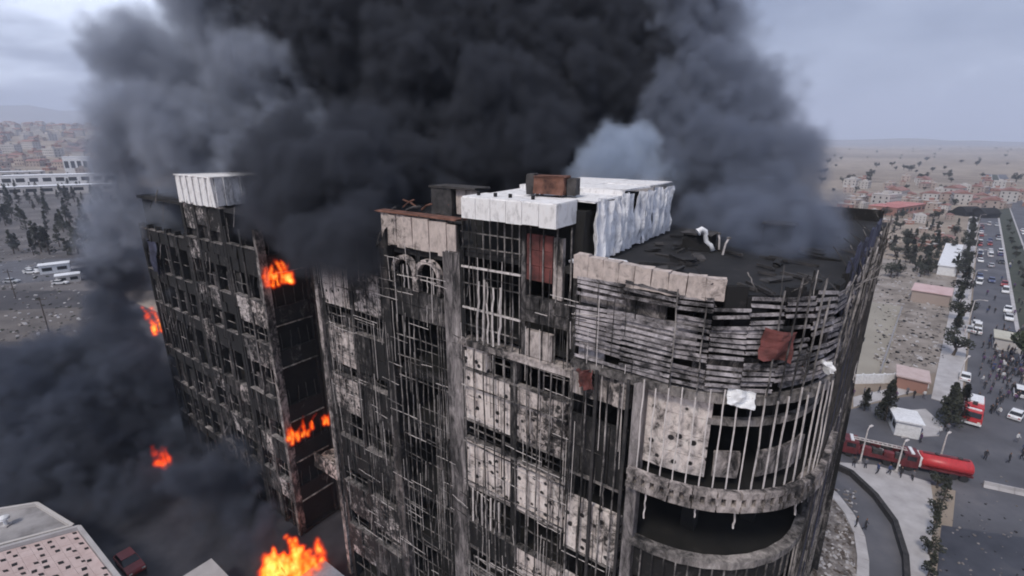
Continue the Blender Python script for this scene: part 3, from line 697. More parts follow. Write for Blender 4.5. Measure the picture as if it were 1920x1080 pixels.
# ================================================================ things on the roof
def roof_tank():
    t = empty('roof_tank', loc2w(32.6, 1.6, 41.86), BZ + .2); tag(t, 'rusty brown box tank on the white penthouse roof', 'tank'); t.scale = (.85, .85, .72)
    bxl('tank_body', -1.1, 1.1, -.7, .7, .18, 1.55, M['rust'], t, .04)
    bxl('tank_lid', -1.15, 1.15, -.75, .75, 1.56, 1.66, M['rust'], t, .03)
    bxl('pipe_box', -1.75, -1.15, -.5, .3, .1, 1.75, M['dark_metal'], t, .05)
    bxl('pipe_box', 1.2, 1.85, -.3, .6, .1, 1.45, M['dark_metal'], t, .05)
    for x in (-.9, .9):
        for y in (-.5, .5): bxl('foot', x - .1, x + .1, y - .1, y + .1, 0, .18, M['dark_metal'], t)
roof_tank()
def roof_unit(label, s, d, z, boards):
    t = empty('roof_unit', loc2w(s, d, z), BZ); tag(t, label, 'roof unit')
    bxl('cabinet', -1.9, .2, -.8, .8, .9, 2.5, M['dark_metal'], t, .03)
    for x, y in ((-1.8, -.7), (0.1, -.7), (-1.8, .7), (.1, .7), (2.4, -.4), (2.4, .4)): bxl('leg', x - .06, x + .06, y - .06, y + .06, 0, .9 if x < 1 else 2.3, M['dark_metal'], t, 0)
    for i in range(boards): bxl('pale_panel', .4 + i * 1.05, 1.3 + i * 1.05, -.5, -.38, 1.1, 2.45, M['stone_clean'], t, .02)
    bxl('top_plate', -2.0, 2.6, -.9, .9, 2.51, 2.62, M['dark_metal'], t, .02)
    return t
roof_unit('dark roof unit on legs with two pale panels behind the cream parapet', 22.6, 4.2, 38.25, 2).scale = (1, 1, 1.35)
g = empty('roof_gantry', loc2w(21.2, 1.8, 38.25), BZ); tag(g, 'collapsed dark frame with pale tubes behind the cream parapet', 'roof frame')
for k in range(12):
    mb = MB(); a = Vector((rnd.uniform(-3.4, 3.4), rnd.uniform(-1, 2), rnd.uniform(.05, 2.2))); b_ = a + Vector((rnd.uniform(-2, 2), rnd.uniform(-.6, .6), rnd.uniform(-.1, .9)))
    b_.z = max(b_.z, .05); mb.tube([a, (a + b_) / 2 + Vector((0, 0, .1)), b_], rnd.choice((.05, .08, .12)), 6)
    obj('tube', mb.mesh('tube', rnd.choice((M['dark_metal'], M['bar'], M['rust']))), g)
def s_pipe():
    p = gp(1320, 470, 38.3); t = empty('bent_pipe', p, 0); tag(t, 'white bent duct curling up from the black roof behind the rounded corner', 'duct')
    mb = MB(); mb.tube([(.55, 0, 0), (.4, .05, .35), (.1, .1, .6), (.05, .1, .95), (-.05, .05, 1.25), (-.3, 0, 1.38), (-.5, -.05, 1.25)], [.16, .15, .15, .16, .17, .18, .2], 10)
    obj('duct', mb.mesh('duct', M['white_paint'], smooth=True), t)
    mb = MB(); mb.lathe([(.05, -.04), (.24, -.04), (.24, .04), (.05, .04)], 12, M=Matrix.Translation((-.52, -.05, 1.22)) @ Matrix.Rotation(1.0, 4, 'Y')); obj('flange', mb.mesh('flange', M['white_paint']), t)
s_pipe()
for k, (px, py) in enumerate(((1355, 478), (1348, 468))):
    t = empty('broken_post', gp(px, py, 38.3)); tag(t, ('short pale post leaning', 'stubby pale post upright')[k] + ' beside the bent white duct', 'post')
    mb = MB(); mb.tube([(0, 0, 0), (.1 - .15 * k, 0, .7), (.3 - .4 * k, .1, 1.0)], .06, 6); obj('shaft', mb.mesh('post', M['bar_pale']), t)
    bxl('cap', .2 - .4 * k, .4 - .4 * k, 0, .2, .98, 1.08, M['bar'], t)
def torn_sheet(name, label, p, w, h, m, rot, seed):
    mesh = crumpled(w, h, seed, m, .2); o = obj(name, mesh, None, p, rot); o.modifiers.new('thickness', 'SOLIDIFY').thickness = .03
    tag(o, label, 'sheet'); return o
def on_drum(t, off, z): s, d, a = drum(t); return loc2w(s + off * math.sin(a), d - off * math.cos(a), z), BZ + a
p, a = on_drum(9.2, .3, 35.3); torn_sheet('torn_sheet', 'torn dull red sheet hanging on the slats of the rounded corner', p, 1.5, 1.5, M['red_brick'], (0, .15, a), 41)
p, a = on_drum(.6, .45, 31.7); torn_sheet('torn_sheet', 'small scorched red sheet hanging where bay and slats meet', p, 1.0, 1.1, M['red_brick'], (0, -.2, a), 43)
p, a = on_drum(8.1, .55, 33.0); torn_sheet('torn_sheet', 'crumpled white sheet caught on the ring beam below the slats', p, 1.2, .8, M['white_paint'], (-.5, .2, a), 44)
p, a = on_drum(12.8, .6, 34.2); torn_sheet('torn_sheet', 'small white scrap caught in bent bars at the end of the slats', p, .6, .6, M['white_paint'], (-.3, .2, a), 46)
p = loc2w(-28.0, -.6, 28.5); torn_sheet('torn_banner', 'torn dark blue banner hanging at the far end of the block', p, 2.6, 4.4, M['blue_metal'], (.05, .1, BZ), 45)

# ================================================================ trees
def leafy(mb, c, r_, n, size, rr, mi=0, squash=1.0):
    for _ in range(n):
        v = Vector((rr.gauss(0, 1), rr.gauss(0, 1), rr.gauss(0, 1))).normalized() * r_ * rr.uniform(.45, 1.0) ** .5
        p = c + Vector((v.x, v.y, v.z * squash)); a = Vector((rr.gauss(0, 1), rr.gauss(0, 1), rr.gauss(0, 1))).normalized(); b_ = a.orthogonal().normalized(); s = size * rr.uniform(.6, 1.3)
        mb.add([p - a * s, p + b_ * s * .6, p + a * s, p - b_ * s * .6], [(0, 1, 2, 3)], mi)
def conifer_meshes(seed, h, w, n, leaf):
    rr = random.Random(seed); tr = MB(); tr.tube([(0, 0, 0), (.05 * w, 0, h * .5), (0, .03 * w, h * .97)], [.045 * w + .06, .03 * w + .03, .01], 6)
    for k in range(14):
        z = h * (.15 + .75 * k / 14); a = rr.uniform(0, 6.28); l = w * .5 * (1 - z / h) ** .8; tr.tube([(0, 0, z), (math.cos(a) * l, math.sin(a) * l, z + .05 * h)], [.03, .01], 4)
    cr = MB()
    for k in range(n // 26):
        t = rr.random() ** .8; z = h * (.1 + .88 * t); l = w * .5 * (1 - t) ** .75 * rr.uniform(.45, 1.12); a = rr.uniform(0, 6.28)
        leafy(cr, Vector((math.cos(a) * l * .8, math.sin(a) * l * .8, z)), .16 * w * (1.15 - t * .7), 26, leaf, rr)
    return tr.mesh('trunk', M['bark']), cr.mesh('crown', M['leaf'])
def broad_meshes(seed, h, w, n, leaf, m):
    rr = random.Random(seed); tr = MB(); tr.tube([(0, 0, 0), (.06 * w, 0, h * .25), (0, .05 * w, h * .5)], [.06 * w, .045 * w, .03 * w], 7)
    cr = MB(); cl = []
    for k in range(9):
        a = rr.uniform(0, 6.28); l = w * rr.uniform(.12, .38); c = Vector((math.cos(a) * l, math.sin(a) * l, h * rr.uniform(.42, .86))); cl.append(c)
        tr.tube([(0, 0, h * .3), (c.x * .5, c.y * .5, c.z * .7), c], [.03 * w, .02 * w, .008 * w], 5)
    for c in cl: leafy(cr, c, w * rr.uniform(.15, .26), n // 9, leaf, rr, 0, .8)
    return tr.mesh('trunk', M['bark']), cr.mesh('crown', m)
def plant(name, meshes, p, label, group, sc_=1.0, cat='tree'):
    t = empty(name, p, rnd.uniform(0, 6.28)); tag(t, label, cat, group); t.scale = (sc_,) * 3
    obj('trunk', meshes[0], t); obj('crown', meshes[1], t); return t
CON = [conifer_meshes(k, 8, 3.6, 700, .28) for k in range(3)]; CONB = [conifer_meshes(20 + k, 8, 3.8, 3000, .2) for k in range(2)]
BRD = [broad_meshes(k, 6.5, 6, 700, .3, M['leaf']) for k in range(3)]; BRG = broad_meshes(9, 8, 8, 3000, .25, M['leaf_green'])
plant('conifer_tree', CONB[0], gp(1658, 788), 'dark conifer standing alone beyond the rounded corner of the block', 'dark conifers at the junction', .95)
plant('conifer_tree', CONB[1], gp(1772, 800), 'dark conifer beside the tall leaning lamp post at the junction', 'dark conifers at the junction', 1.0)
plant('conifer_tree', CONB[0], gp(1795, 792), 'dark conifer close behind the white roofed fire engine', 'dark conifers at the junction', .9)
plant('conifer_tree', CONB[1], gp(1620, 770), 'dark small conifer almost touching the edge of the burnt block', 'dark conifers at the junction', .55)
plant('broadleaf_tree', BRG, gp(1925, 690), 'olive green tree at the edge of the crowd', None, 1.0)
for k, (px, py) in enumerate(((1757, 915), (1768, 940), (1752, 965), (1748, 1000), (1742, 1040), (1738, 1085))):
    plant('bushy_tree', (BRD[k % 3], CON[k % 3])[k % 2], gp(px, py), 'dark bushy tree, %s from the red tanker in the row along the pale forecourt' % ('first', 'second', 'third', 'fourth', 'fifth', 'sixth')[k], 'trees along the forecourt', rnd.uniform(.36, .5))
for k in range(26):
    s = 46 + k * 9.5 + rnd.uniform(-2, 2); p = rd(s, -2.6 + rnd.uniform(-.6, .6))
    ordn = ['first', 'second', 'third', 'fourth', 'fifth', 'sixth', 'seventh', 'eighth', 'ninth', 'tenth']
    plant('roadside_tree', CON[k % 3] if k % 3 else BRD[k % 3], (*p, .1), 'dark tree, %s from the junction in the row along the main road pavement' % ordn[k] if k < 10 else 'far dark tree past the pink roofed house in the row along the pavement', 'trees along the main road', rnd.uniform(.6, 1.0))
for k in range(16):
    s = 60 + k * 16 + rnd.uniform(-4, 4); p = rd(s, 12 + rnd.uniform(-1, 1))
    plant('median_shrub', BRD[k % 3], (*p, .1), 'low dark shrub on the green median of the main road', 'shrubs on the road median', rnd.uniform(.3, .5), 'shrub')
rr = random.Random(5)
for k in range(100):
    px, py = rr.uniform(1560, 1800), rr.uniform(352, 520)
    if px < 1650 and py > 420: px += 110
    p = gp(px, py)
    plant('town_tree', (CON + BRD)[k % 6], p, 'small dark tree among the lots beyond the rounded corner', 'trees scattered in the lots', rr.uniform(.5, .95))
for k in range(210):
    px, py = rr.uniform(-60, 250), 336 + 150 * rr.random() ** 1.5
    p = gp(px, py); p.z = hgt(p.x, p.y)
    plant('plantation_tree', CON[k % 3], p, 'dark narrow conifer in the plantation below the white sheds', 'conifers in the plantation', rr.uniform(.75, 1.5))
for k in range(60):
    px, py = rr.uniform(1520, 1930), rr.uniform(276, 345); p = gp(px, py); p.z = hgt(p.x, p.y)
    plant('far_tree', BRD[k % 3], p, 'far dark tree on the tan plain', 'trees on the far plain', rr.uniform(.8, 1.7))

# ================================================================ houses and sheds
HM = [noisy('house_wall', [(.3, (.30, .24, .21)), (.7, (.42, .34, .30))], .05, bmp=0, space='pos'), noisy('house_wall_red', [(.3, (.26, .13, .10)), (.7, (.36, .20, .16))], .05, bmp=0),
      noisy('house_wall_pale', [(.3, (.42, .39, .37)), (.7, (.55, .52, .5))], .05, bmp=0), noisy('house_wall_grey', [(.3, (.22, .21, .22)), (.7, (.32, .31, .32))], .05, bmp=0)]
def house_mesh(seed, w, d, h, wall, roof, pitched):
    rr = random.Random(seed); mb = MB(); mb.box(-w / 2, w / 2, -d / 2, d / 2, -2, h)
    nf = max(1, int(h // 3.1)); nw = max(2, int(w // 3))
    for f in range(nf):
        for i in range(nw):
            x = -w / 2 + w * (i + .5) / nw; z = f * 3.1 + 1.0
            mb.box(x - .55, x + .55, -d / 2 - .05, -d / 2 + .02, z, z + 1.4, 2); mb.box(x - .55, x + .55, d / 2 - .02, d / 2 + .05, z, z + 1.4, 2)
        for i in range(max(1, int(d // 3.5))):
            y = -d / 2 + d * (i + .5) / max(1, int(d // 3.5)); z = f * 3.1 + 1.0
            mb.box(-w / 2 - .05, -w / 2 + .02, y - .5, y + .5, z, z + 1.4, 2); mb.box(w / 2 - .02, w / 2 + .05, y - .5, y + .5, z, z + 1.4, 2)
    if pitched:
        mb.add([(-w / 2 - .4, -d / 2 - .4, h), (w / 2 + .4, -d / 2 - .4, h), (w / 2 + .4, d / 2 + .4, h), (-w / 2 - .4, d / 2 + .4, h), (-w / 2 - .2, 0, h + d * .22), (w / 2 + .2, 0, h + d * .22)],
               [(0, 1, 5, 4), (2, 3, 4, 5), (1, 2, 5), (3, 0, 4), (3, 2, 1, 0)], 1)
    else:
        mb.box(-w / 2 - .2, w / 2 + .2, -d / 2 - .2, d / 2 + .2, h, h + .35, 1); mb.box(-w * .2, w * .1, -d * .2, d * .15, h + .35, h + 2.4, 0)
    return mb.mesh('house', wall, roof, M['glass'])
RT = noisy('red_roof_tile', [(.3, (.20, .10, .085)), (.7, (.32, .18, .155))], .3, bmp=0); RF = noisy('flat_roof_screed', [(.3, (.36, .33, .31)), (.7, (.5, .47, .45))], .2, bmp=0)
HS = [(house_mesh(k, *((14, 10, 6.5), (11, 10, 3.6), (18, 12, 10), (12, 9, 7))[k % 4], HM[k % 4 if k % 4 != 3 else 0], RT if k % 3 == 0 else RF, k % 3 == 0), k % 3 == 0, ('beige', 'brick red', 'pale', 'beige')[k % 4]) for k in range(8)]
for k in range(250):
    px, r_ = rr.uniform(-60, 260), 620 + 1500 * rr.random()
    a = math.atan2((px - 960) / F, 1.02); x, y = math.sin(a) * r_ * 1.35, math.cos(a) * r_ * 1.35
    me, pit, colr = HS[rr.randrange(8)]; o = obj('town_house', me, None, (x, y, hgt(x, y)), (0, 0, rr.uniform(-.5, .5))); s = rr.uniform(.9, 1.6); o.scale = (s, s, s)
    tag(o, 'far %s house with %s roof in the town on the slope' % (colr, 'red tiled' if pit else 'flat'), 'house', 'houses of the far town on the slope')
for k in range(80):
    px, py = rr.uniform(1580, 1935), 330 + 62 * rr.random() ** .6
    p = gp(px, py); me, pit, colr = HS[rr.randrange(8)]; o = obj('lot_house', me, None, (p.x, p.y, hgt(p.x, p.y)), (0, 0, .75 + rr.gauss(0, .2))); s = rr.uniform(.5, .95); o.scale = (s, s, s)
    tag(o, 'distant %s house with %s roof on the plain beyond the main road' % (colr, 'red tiled' if pit else 'flat'), 'house', 'houses on the plain beyond the road')
for k in range(30):
    px, py = rr.uniform(1600, 1790), rr.uniform(392, 470)
    if px < 1660 and py > 425: py -= 40
    p = gp(px, py); me, pit, colr = HS[rr.randrange(8)]; o = obj('lot_hut', me, None, (p.x, p.y, 0), (0, 0, .75 + rr.gauss(0, .15))); s = rr.uniform(.3, .5); o.scale = (s, s, s)
    tag(o, 'small %s hut with %s roof among the trees of the near lots' % (colr, 'red tiled' if pit else 'flat'), 'hut', 'huts on the near lots')
def shed(name, label, p, rz, w, d, h, wall, roof, cat='building', vault=0.0, doors=3):
    t = empty(name, p, rz); tag(t, label, cat)
    mb = MB(); mb.box(-w / 2, w / 2, -d / 2, d / 2, -.3, h); obj('wall', mb.mesh('wall', wall), t)
    mb = MB(); n = 8; prof = [(-d / 2 - .3 + (d + .6) * i / n, h + .02 + vault * math.sin(math.pi * i / n)) for i in range(n + 1)]
    vs = [(x, y, z) for x in (-w / 2 - .3, w / 2 + .3) for y, z in prof] + [(x, y, z + .25) for x in (-w / 2 - .3, w / 2 + .3) for y, z in prof]; k = n + 1
    fs = []
    for i in range(n): fs += [(i, i + 1, k + i + 1, k + i), (2 * k + i, 3 * k + i, 3 * k + i + 1, 2 * k + i + 1), (i, 2 * k + i, 2 * k + i + 1, i + 1), (k + i, k + i + 1, 3 * k + i + 1, 3 * k + i)]
    fs += [(0, k, 3 * k, 2 * k), (n, 2 * k + n, 3 * k + n, k + n)]
    mb.add(vs, fs)
    if vault:
        for x in (-w / 2, w / 2): mb.add([(x, y, z) for y, z in prof], [list(range(k))])
    obj('roof', mb.mesh('roof', roof), t)
    for i in range(doors):
        x = -w / 2 + w * (i + .5) / doors; bxl('window', x - w / doors * .33, x + w / doors * .33, -d / 2 - .06, -d / 2 - .01, h * .35, h * .75, M['glass'], t, 0)
        bxl('window', x - w / doors * .33, x + w / doors * .33, d / 2 + .01, d / 2 + .06, h * .35, h * .75, M['glass'], t, 0)
    return t
def tg(px, py): p = gp(px, py); p.z = hgt(p.x, p.y); return p
shed('white_shed', 'long white industrial shed below the far town, nearest the smoke', tg(120, 345), .55, 95, 24, 10, M['white_paint'], M['white_paint'], doors=9)
shed('white_shed', 'second long white industrial shed just in front of the other', tg(110, 362), .55, 85, 16, 7, HM[2], M['white_paint'], doors=8)
shed('white_tower_house', 'tall white block rising behind the long industrial sheds', tg(152, 330), .5, 26, 20, 22, M['white_paint'], M['white_paint'], doors=4)
shed('white_shed', 'low white shed at the picture edge beside the plantation', tg(10, 340), .5, 70, 20, 9, HM[2], M['white_paint'], doors=6)
shed('kiosk', 'small white cabin beside the road past the smoke column', tg(105, 510), .7, 8, 4, 3, M['white_paint'], M['white_paint'], doors=2)
shed('kiosk', 'long low pale cabin beyond the white roadside cabin', tg(170, 512), .7, 9, 4, 2.6, HM[3], HM[3], doors=3)
shed('kiosk', 'small pale cabin nearest the burnt block on the far road', tg(130, 528), .7, 6, 3.5, 2.5, HM[2], M['white_paint'], doors=2)
shed('pink_house', 'single storey house with pale pink roof beside the main road', (*((gp(1725, 530, 3.4) + gp(1775, 555, 3.4)) / 2)[:2], 0), math.atan2(RD.y, RD.x), 9.5, 8.5, 3.2, HM[0], M['pink_roof'], 'house', doors=3)
shed('pink_house', 'small hut with dusky pink roof near the junction', (*gp(1712, 700, 2.6)[:2], 0), math.atan2(RD.y, RD.x) + .1, 5.5, 4.5, 2.4, HM[1], M['pink_tile'], 'house', doors=2)
shed('red_market', 'long market hall with red roof beyond the dark trees', tg(1680, 398), .55, 42, 16, 5, HM[1], noisy('faded_red_sheet', [(.3, (.36, .12, .11)), (.7, (.5, .22, .2))], .1), doors=7)
for k, (px, py) in enumerate(((1812, 404), (1845, 407))):
    shed('vaulted_shed', ('black vaulted shed nearer the block, one of a pair', 'black vaulted shed farther from the block, one of a pair')[k], tg(px, py), .1, 11, 9, 2.5, M['black'], M['black'], vault=3, doors=1)
shed('white_hall', 'long low white hall along the pavement of the main road', (*rd(158, -7.5), 0), math.atan2(RD.y, RD.x), 52, 5, 3.2, M['white_paint'], M['white_paint'], doors=9)
shed('gate_house', 'pale flat roofed cabin by the crowd across the main road', (*gp(1892, 632, 2.5)[:2], 0), math.atan2(RD.y, RD.x), 6, 4.5, 2.6, HM[2], noisy('buff_roof', [(.3, (.42, .4, .33)), (.7, (.52, .5, .42))], .4), doors=2)
shed('white_cabin', 'white site cabin on the traffic island', gp(1693, 806, .16), math.atan2(RD.y, RD.x) + .3, 4.2, 3.2, 2.4, M['white_paint'], M['white_paint'], doors=2)
# walls
def wall_line(name, label, a, b_, h, m, th=.25, cat='wall', posts=6):
    a, b_ = Vector(a[:2]), Vector(b_[:2]); d = b_ - a; t = empty(name, (*((a + b_) / 2), 0), math.atan2(d.y, d.x)); tag(t, label, cat); L = d.length
    for i in range(posts):
        x0 = -L / 2 + L * i / posts; bxl('wall_panel', x0 + .16, x0 + L / posts - .16, -th / 2, th / 2, -.1, h, m, t, .004)
    for i in range(posts + 1): x0 = -L / 2 + L * i / posts; bxl('post', x0 - .15, x0 + .15, -th * .8, th * .8, -.1, h + .15, m, t, 0)
wall_line('boundary_wall', 'long white boundary wall between the field and the side road', gp(1575, 720), gp(1735, 716), 1.9, M['white_paint'], posts=8)
wall_line('boundary_wall', 'dark low wall along the edge of the pale field', gp(1690, 580), gp(1650, 700), .8, HM[3], posts=6)
for k in range(len(ro) - 2):
    a, b_ = ro[k], ro[k + 1]; d = (b_ - a); nn = Vector((-d.y, d.x, 0)).normalized() * -.35
    o = None
rw = empty('ramp_wall', (0, 0, 0)); tag(rw, 'dark curved retaining wall along the outer side of the ramp', 'wall')
for k in range(len(ro) - 1):
    a, b_ = ro[k], ro[k + 1]; d = b_ - a; n_ = max(1, round(d.length / 1.5))
    for i in range(n_):
        p = a + d * ((i + .5) / n_); bl = obj('wall_block', unit_box(M['bar_dark'], i % 6, .01), rw, (p.x, p.y, .42), (0, 0, math.atan2(d.y, d.x)), (d.length / n_ + .1, .55, .85))
kb = empty('ramp_kerb', (0, 0, 0)); tag(kb, 'pale curved kerb along the inner side of the ramp', 'kerb')
for k in range(len(ri) - 1):
    a, b_ = ri[k], ri[k + 1]; d = b_ - a; n_ = max(1, round(d.length / 1.3))
    for i in range(n_):
        p = a + d * ((i + .5) / n_); obj('kerb_stone', unit_box(M['pave'], i % 6, .01), kb, (p.x, p.y, .09), (0, 0, math.atan2(d.y, d.x)), (d.length / n_ - .02, 1.1, .2))
br = empty('concrete_barrier', gp(1900, 924), -.42); tag(br, 'pale concrete traffic barrier lying across the road at the picture edge', 'barrier')
for i in range(4):
    mb = MB(); mb.add([(x, y, z) for x in (-3.2 + i * 1.6, -1.63 + i * 1.6) for y, z in ((-.35, 0), (.35, 0), (.15, .4), (.1, .85), (-.1, .85), (-.15, .4))], [(0, 1, 2, 3, 4, 5), (11, 10, 9, 8, 7, 6)] + [(j, (j + 1) % 6 + 0, (j + 1) % 6 + 6, j + 6) for j in range(6)]); obj('barrier_block', mb.mesh('barrier', M['pave']), br)
# rubble (uncountable): stones and slabs over the lots and the strip beside the block
def rubble(name, label, region, n, size, m):
    mb = MB(); rr = random.Random(len(name) + n)
    for _ in range(n):
        p = region(rr); s = size * rr.uniform(.3, 1.3); Mx = Matrix.Translation(p + Vector((0, 0, s * .12))) @ Euler((rr.uniform(-.5, .5), rr.uniform(-.5, .5), rr.uniform(0, 6))).to_matrix().to_4x4()
        mb.box(-s * rr.uniform(.4, 1), s * rr.uniform(.4, 1), -s * .5, s * .5, -s * .3, s * rr.uniform(.15, .5), rr.randrange(3), Mx)
    o = obj(name, mb.mesh(name, *m)); tag(o, label, 'rubble', kind='stuff')
rubble('rubble', 'broken stone and planks strewn beside the burnt block', lambda r_: gp(r_.uniform(1450, 1605), r_.uniform(915, 1090)), 900, .24, (M['rubble'], M['pave'], M['bark']))
rubble('debris', 'scattered rubbish and stones on the dusty lots', lambda r_: gp(r_.uniform(1640, 1770), r_.uniform(430, 690)), 800, .42, (M['pave'], M['rubble'], M['black']))
rubble('litter', 'bits of debris lying over the soaked road', lambda r_: gp(r_.uniform(1740, 1925), r_.uniform(890, 1080)), 120, .17, (M['rubble'], M['rubble'], M['black']))
rubble('scrub', 'dark scrub and stones dotted over the near plain', lambda r_: gp(r_.uniform(-60, 230), r_.uniform(440, 640)), 600, .5, (M['leaf'], M['rubble'], M['pave']))

# ================================================================ lamp posts
def lamp(label, p, h, lean=0.0, rz=0.0, m=None, arm=1.6, group='lamp posts along the roads'):
    t = empty('street_lamp', p, rz); tag(t, label, 'street lamp', group); m = m or M['bar_pale']
    mb = MB(); mb.tube([(0, 0, 0), (lean * .5, 0, h * .5), (lean, 0, h)], [.13, .1, .07], 8); obj('pole', mb.mesh('pole', m), t)
    mb = MB(); mb.tube([(lean, 0, h), (lean + arm * .5, 0, h + .35), (lean + arm, 0, h + .4)], [.07, .06, .05], 6); obj('arm', mb.mesh('arm', m), t)
    bxl('lamp_head', lean + arm - .1, lean + arm + .6, -.14, .14, h + .33, h + .45, m, t, 0); bxl('base', -.2, .2, -.2, .2, 0, .35, M['pave'], t, 0)
lamp('tall pale lamp post leaning over the conifers at the junction', gp(1774, 792), 11, .6, .6)
for k in range(6):
    lamp('pale lamp post, %s from the junction in the row along the main road' % ('first', 'second', 'third', 'fourth', 'fifth', 'sixth')[k], (*rd(62 + k * 38, -1.0), .1), 9, .1, math.atan2(RN.y, RN.x))
lamp('white lamp post in front of the dark fire engine', gp(1612, 868), 5.5, .1, .5, arm=.5); lamp('white lamp post between the two red trucks', gp(1680, 886), 4.6, .1, .5, arm=.5); lamp('white lamp post just behind the red tanker', gp(1762, 862), 4.0, 0, .5, arm=.4)
def utility(label, p, h):
    t = empty('utility_pole', p, .5); tag(t, label, 'utility pole'); mb = MB(); mb.tube([(0, 0, 0), (0, 0, h)], [.16, .1], 7); obj('pole', mb.mesh('pole', M['bark']), t)
    bxl('cross_arm', -1.1, 1.1, -.07, .07, h - .8, h - .65, M['bark'], t, 0)
    for x in (-.95, 0, .95): bxl('insulator', x - .06, x + .06, -.06, .06, h - .65, h - .4, M['pave'], t, 0)
utility('lone dark utility pole in the field past the far road', gp(92, 622), 9); utility('dark utility pole close to the picture edge by the far road', gp(30, 560), 9)
wt = empty('water_tank', gp(224, 572)); tag(wt, 'round white water tank on a stand past the end of the block', 'water tank')
mb = MB(); mb.lathe([(.1, 1.5), (1.5, 1.7), (1.75, 2.4), (1.75, 4.4), (1.4, 5.1), (.3, 5.4)], 16); obj('tank', mb.mesh('tank', M['white_paint'], smooth=True), wt)
for k in range(4): a = k * math.pi / 2; bxl('leg', math.cos(a) * 1.2 - .1, math.cos(a) * 1.2 + .1, math.sin(a) * 1.2 - .1, math.sin(a) * 1.2 + .1, 0, 1.75, M['dark_metal'], wt, 0)
bm_ = empty('white_beam', gp(207, 655), -.9); tag(bm_, 'pale fallen beam propped on blocks past the end of the block', 'beam')
bxl('beam', -3, 3, -.2, .2, .5, .9, M['pave'], bm_, .01); bxl('block', -2.6, -2, -.4, .4, 0, .49, M['pave'], bm_); bxl('block', 2, 2.6, -.4, .4, 0, .49, M['pave'], bm_)

# ================================================================ vehicles
def wheel_meshes(r_, w):
    X = Matrix.Rotation(math.pi / 2, 4, 'X'); a = MB(); a.lathe([(r_ * .55, -w / 2), (r_, -w / 2), (r_, w / 2), (r_ * .55, w / 2)], 14, 0, X)
    b_ = MB(); b_.lathe([(.02, -w * .4), (r_ * .56, -w * .4), (r_ * .56, w * .4), (.02, w * .4)], 10, 0, X)
    return a.mesh('tyre', M['tyre']), b_.mesh('rim', M['bar'])
def wheel(ms, t, p): obj('rim', ms[1], obj('wheel', ms[0], t, p))
CW = wheel_meshes(.31, .2); TW = wheel_meshes(.5, .3)
LAMP = plain('headlamp_lens', (.7, .68, .6), .2); TAIL = plain('tail_lamp', (.35, .02, .02), .3)
def car_proto(paint, van=False):
    t = empty('parked_car', (0, 0, 0)); mb = MB()
    prof = [(-2.1, .35), (-2.15, .7), (-1.75 if not van else -2.1, .92), (.75, .92), (1.9, .78), (2.1, .6), (2.1, .3), (-2.1, .28)]
    w = .83; n = len(prof)
    mb.add([(x, -w, z) for x, z in prof] + [(x, w, z) for x, z in prof], [list(range(n)), list(range(2 * n - 1, n - 1, -1))] + [(i, i + n, (i + 1) % n + n, (i + 1) % n) for i in range(n)]); obj('body', mb.mesh('car_body', paint), t)
    x = (-1.75, -1.3, .15, .85) if not van else (-2.08, -1.95, .5, 1.15); zt = 1.4 if not van else 1.75; mb = MB()
    mb.add([(x[0], -.78, .921), (x[3], -.78, .921), (x[3], .78, .921), (x[0], .78, .921), (x[1], -.62, zt), (x[2], -.62, zt), (x[2], .62, zt), (x[1], .62, zt)], [(3, 2, 1, 0), (4, 5, 6, 7), (0, 1, 5, 4), (1, 2, 6, 5), (2, 3, 7, 6), (3, 0, 4, 7)]); obj('windows', mb.mesh('glasshouse', M['glass']), t)
    mb = MB(); mb.box(x[1] - .05, x[2] + .05, -.65, .65, zt + .002, zt + .06); obj('roof', mb.mesh('car_roof', paint), t)
    for sx in (-1.3, 1.3):
        for sy in (-.76, .76): wheel(CW, t, (sx, sy, .31))
    for sy in (-.6, .6): bxl('headlight', 2.06, 2.13, sy - .16, sy + .16, .52, .68, LAMP, t, 0); bxl('tail_light', -2.17, -2.1, sy - .14, sy + .14, .6, .78, TAIL, t, 0)
    return t
PAINT = {'white': M['white_paint'], 'silver': plain('silver_car_paint', (.42, .43, .45), .35), 'black': plain('black_car_paint', (.03, .03, .034), .3), 'red': plain('red_car_paint', (.3, .04, .04), .35), 'blue': plain('blue_car_paint', (.08, .1, .2), .35)}
PROTO = {c: car_proto(m) for c, m in PAINT.items()}; VAN = car_proto(M['white_paint'], True); used = set()
def car(colr, p, rz, label, group='cars on the main road', cat='car'):
    pr = VAN if colr == 'van' else PROTO[colr]
    o = pr if colr not in used else copy_tree(pr); used.add(colr); o.location = p; o.rotation_euler = (0, 0, rz); o.name = 'parked_car'; tag(o, label, cat, group); return o
RA = math.atan2(RD.y, RD.x)
car('white', gp(1808, 710, .03), RA, 'white car at the kerb above the white roofed fire engine'); car('white', gp(1905, 782, .03), RA - .2, 'white car near the picture edge below the crowd')
car('van', gp(1910, 740, .03), RA, 'white van between the crowd and the picture edge', cat='van'); car('silver', gp(1815, 620, .03), RA, 'silver car parked beside the roadside trees below the pink roofed house')
rr = random.Random(12); cols = ['white', 'white', 'silver', 'white', 'black', 'red', 'blue', 'van']
for k in range(70):
    s = 62 + 230 * rr.random() ** .9; o_ = rr.choice((.9, 1.2, 7.2, 4.2, 16.8, 22.6)); c = rr.choice(cols)
    car(c, (*rd(s + k * .01, o_), .034), RA + rr.choice((0, math.pi)) + rr.gauss(0, .04), 'distant %s %s queued along the main road' % (c if c != 'van' else 'white', 'van' if c == 'van' else 'car'), 'cars queued along the main road', 'van' if c == 'van' else 'car')
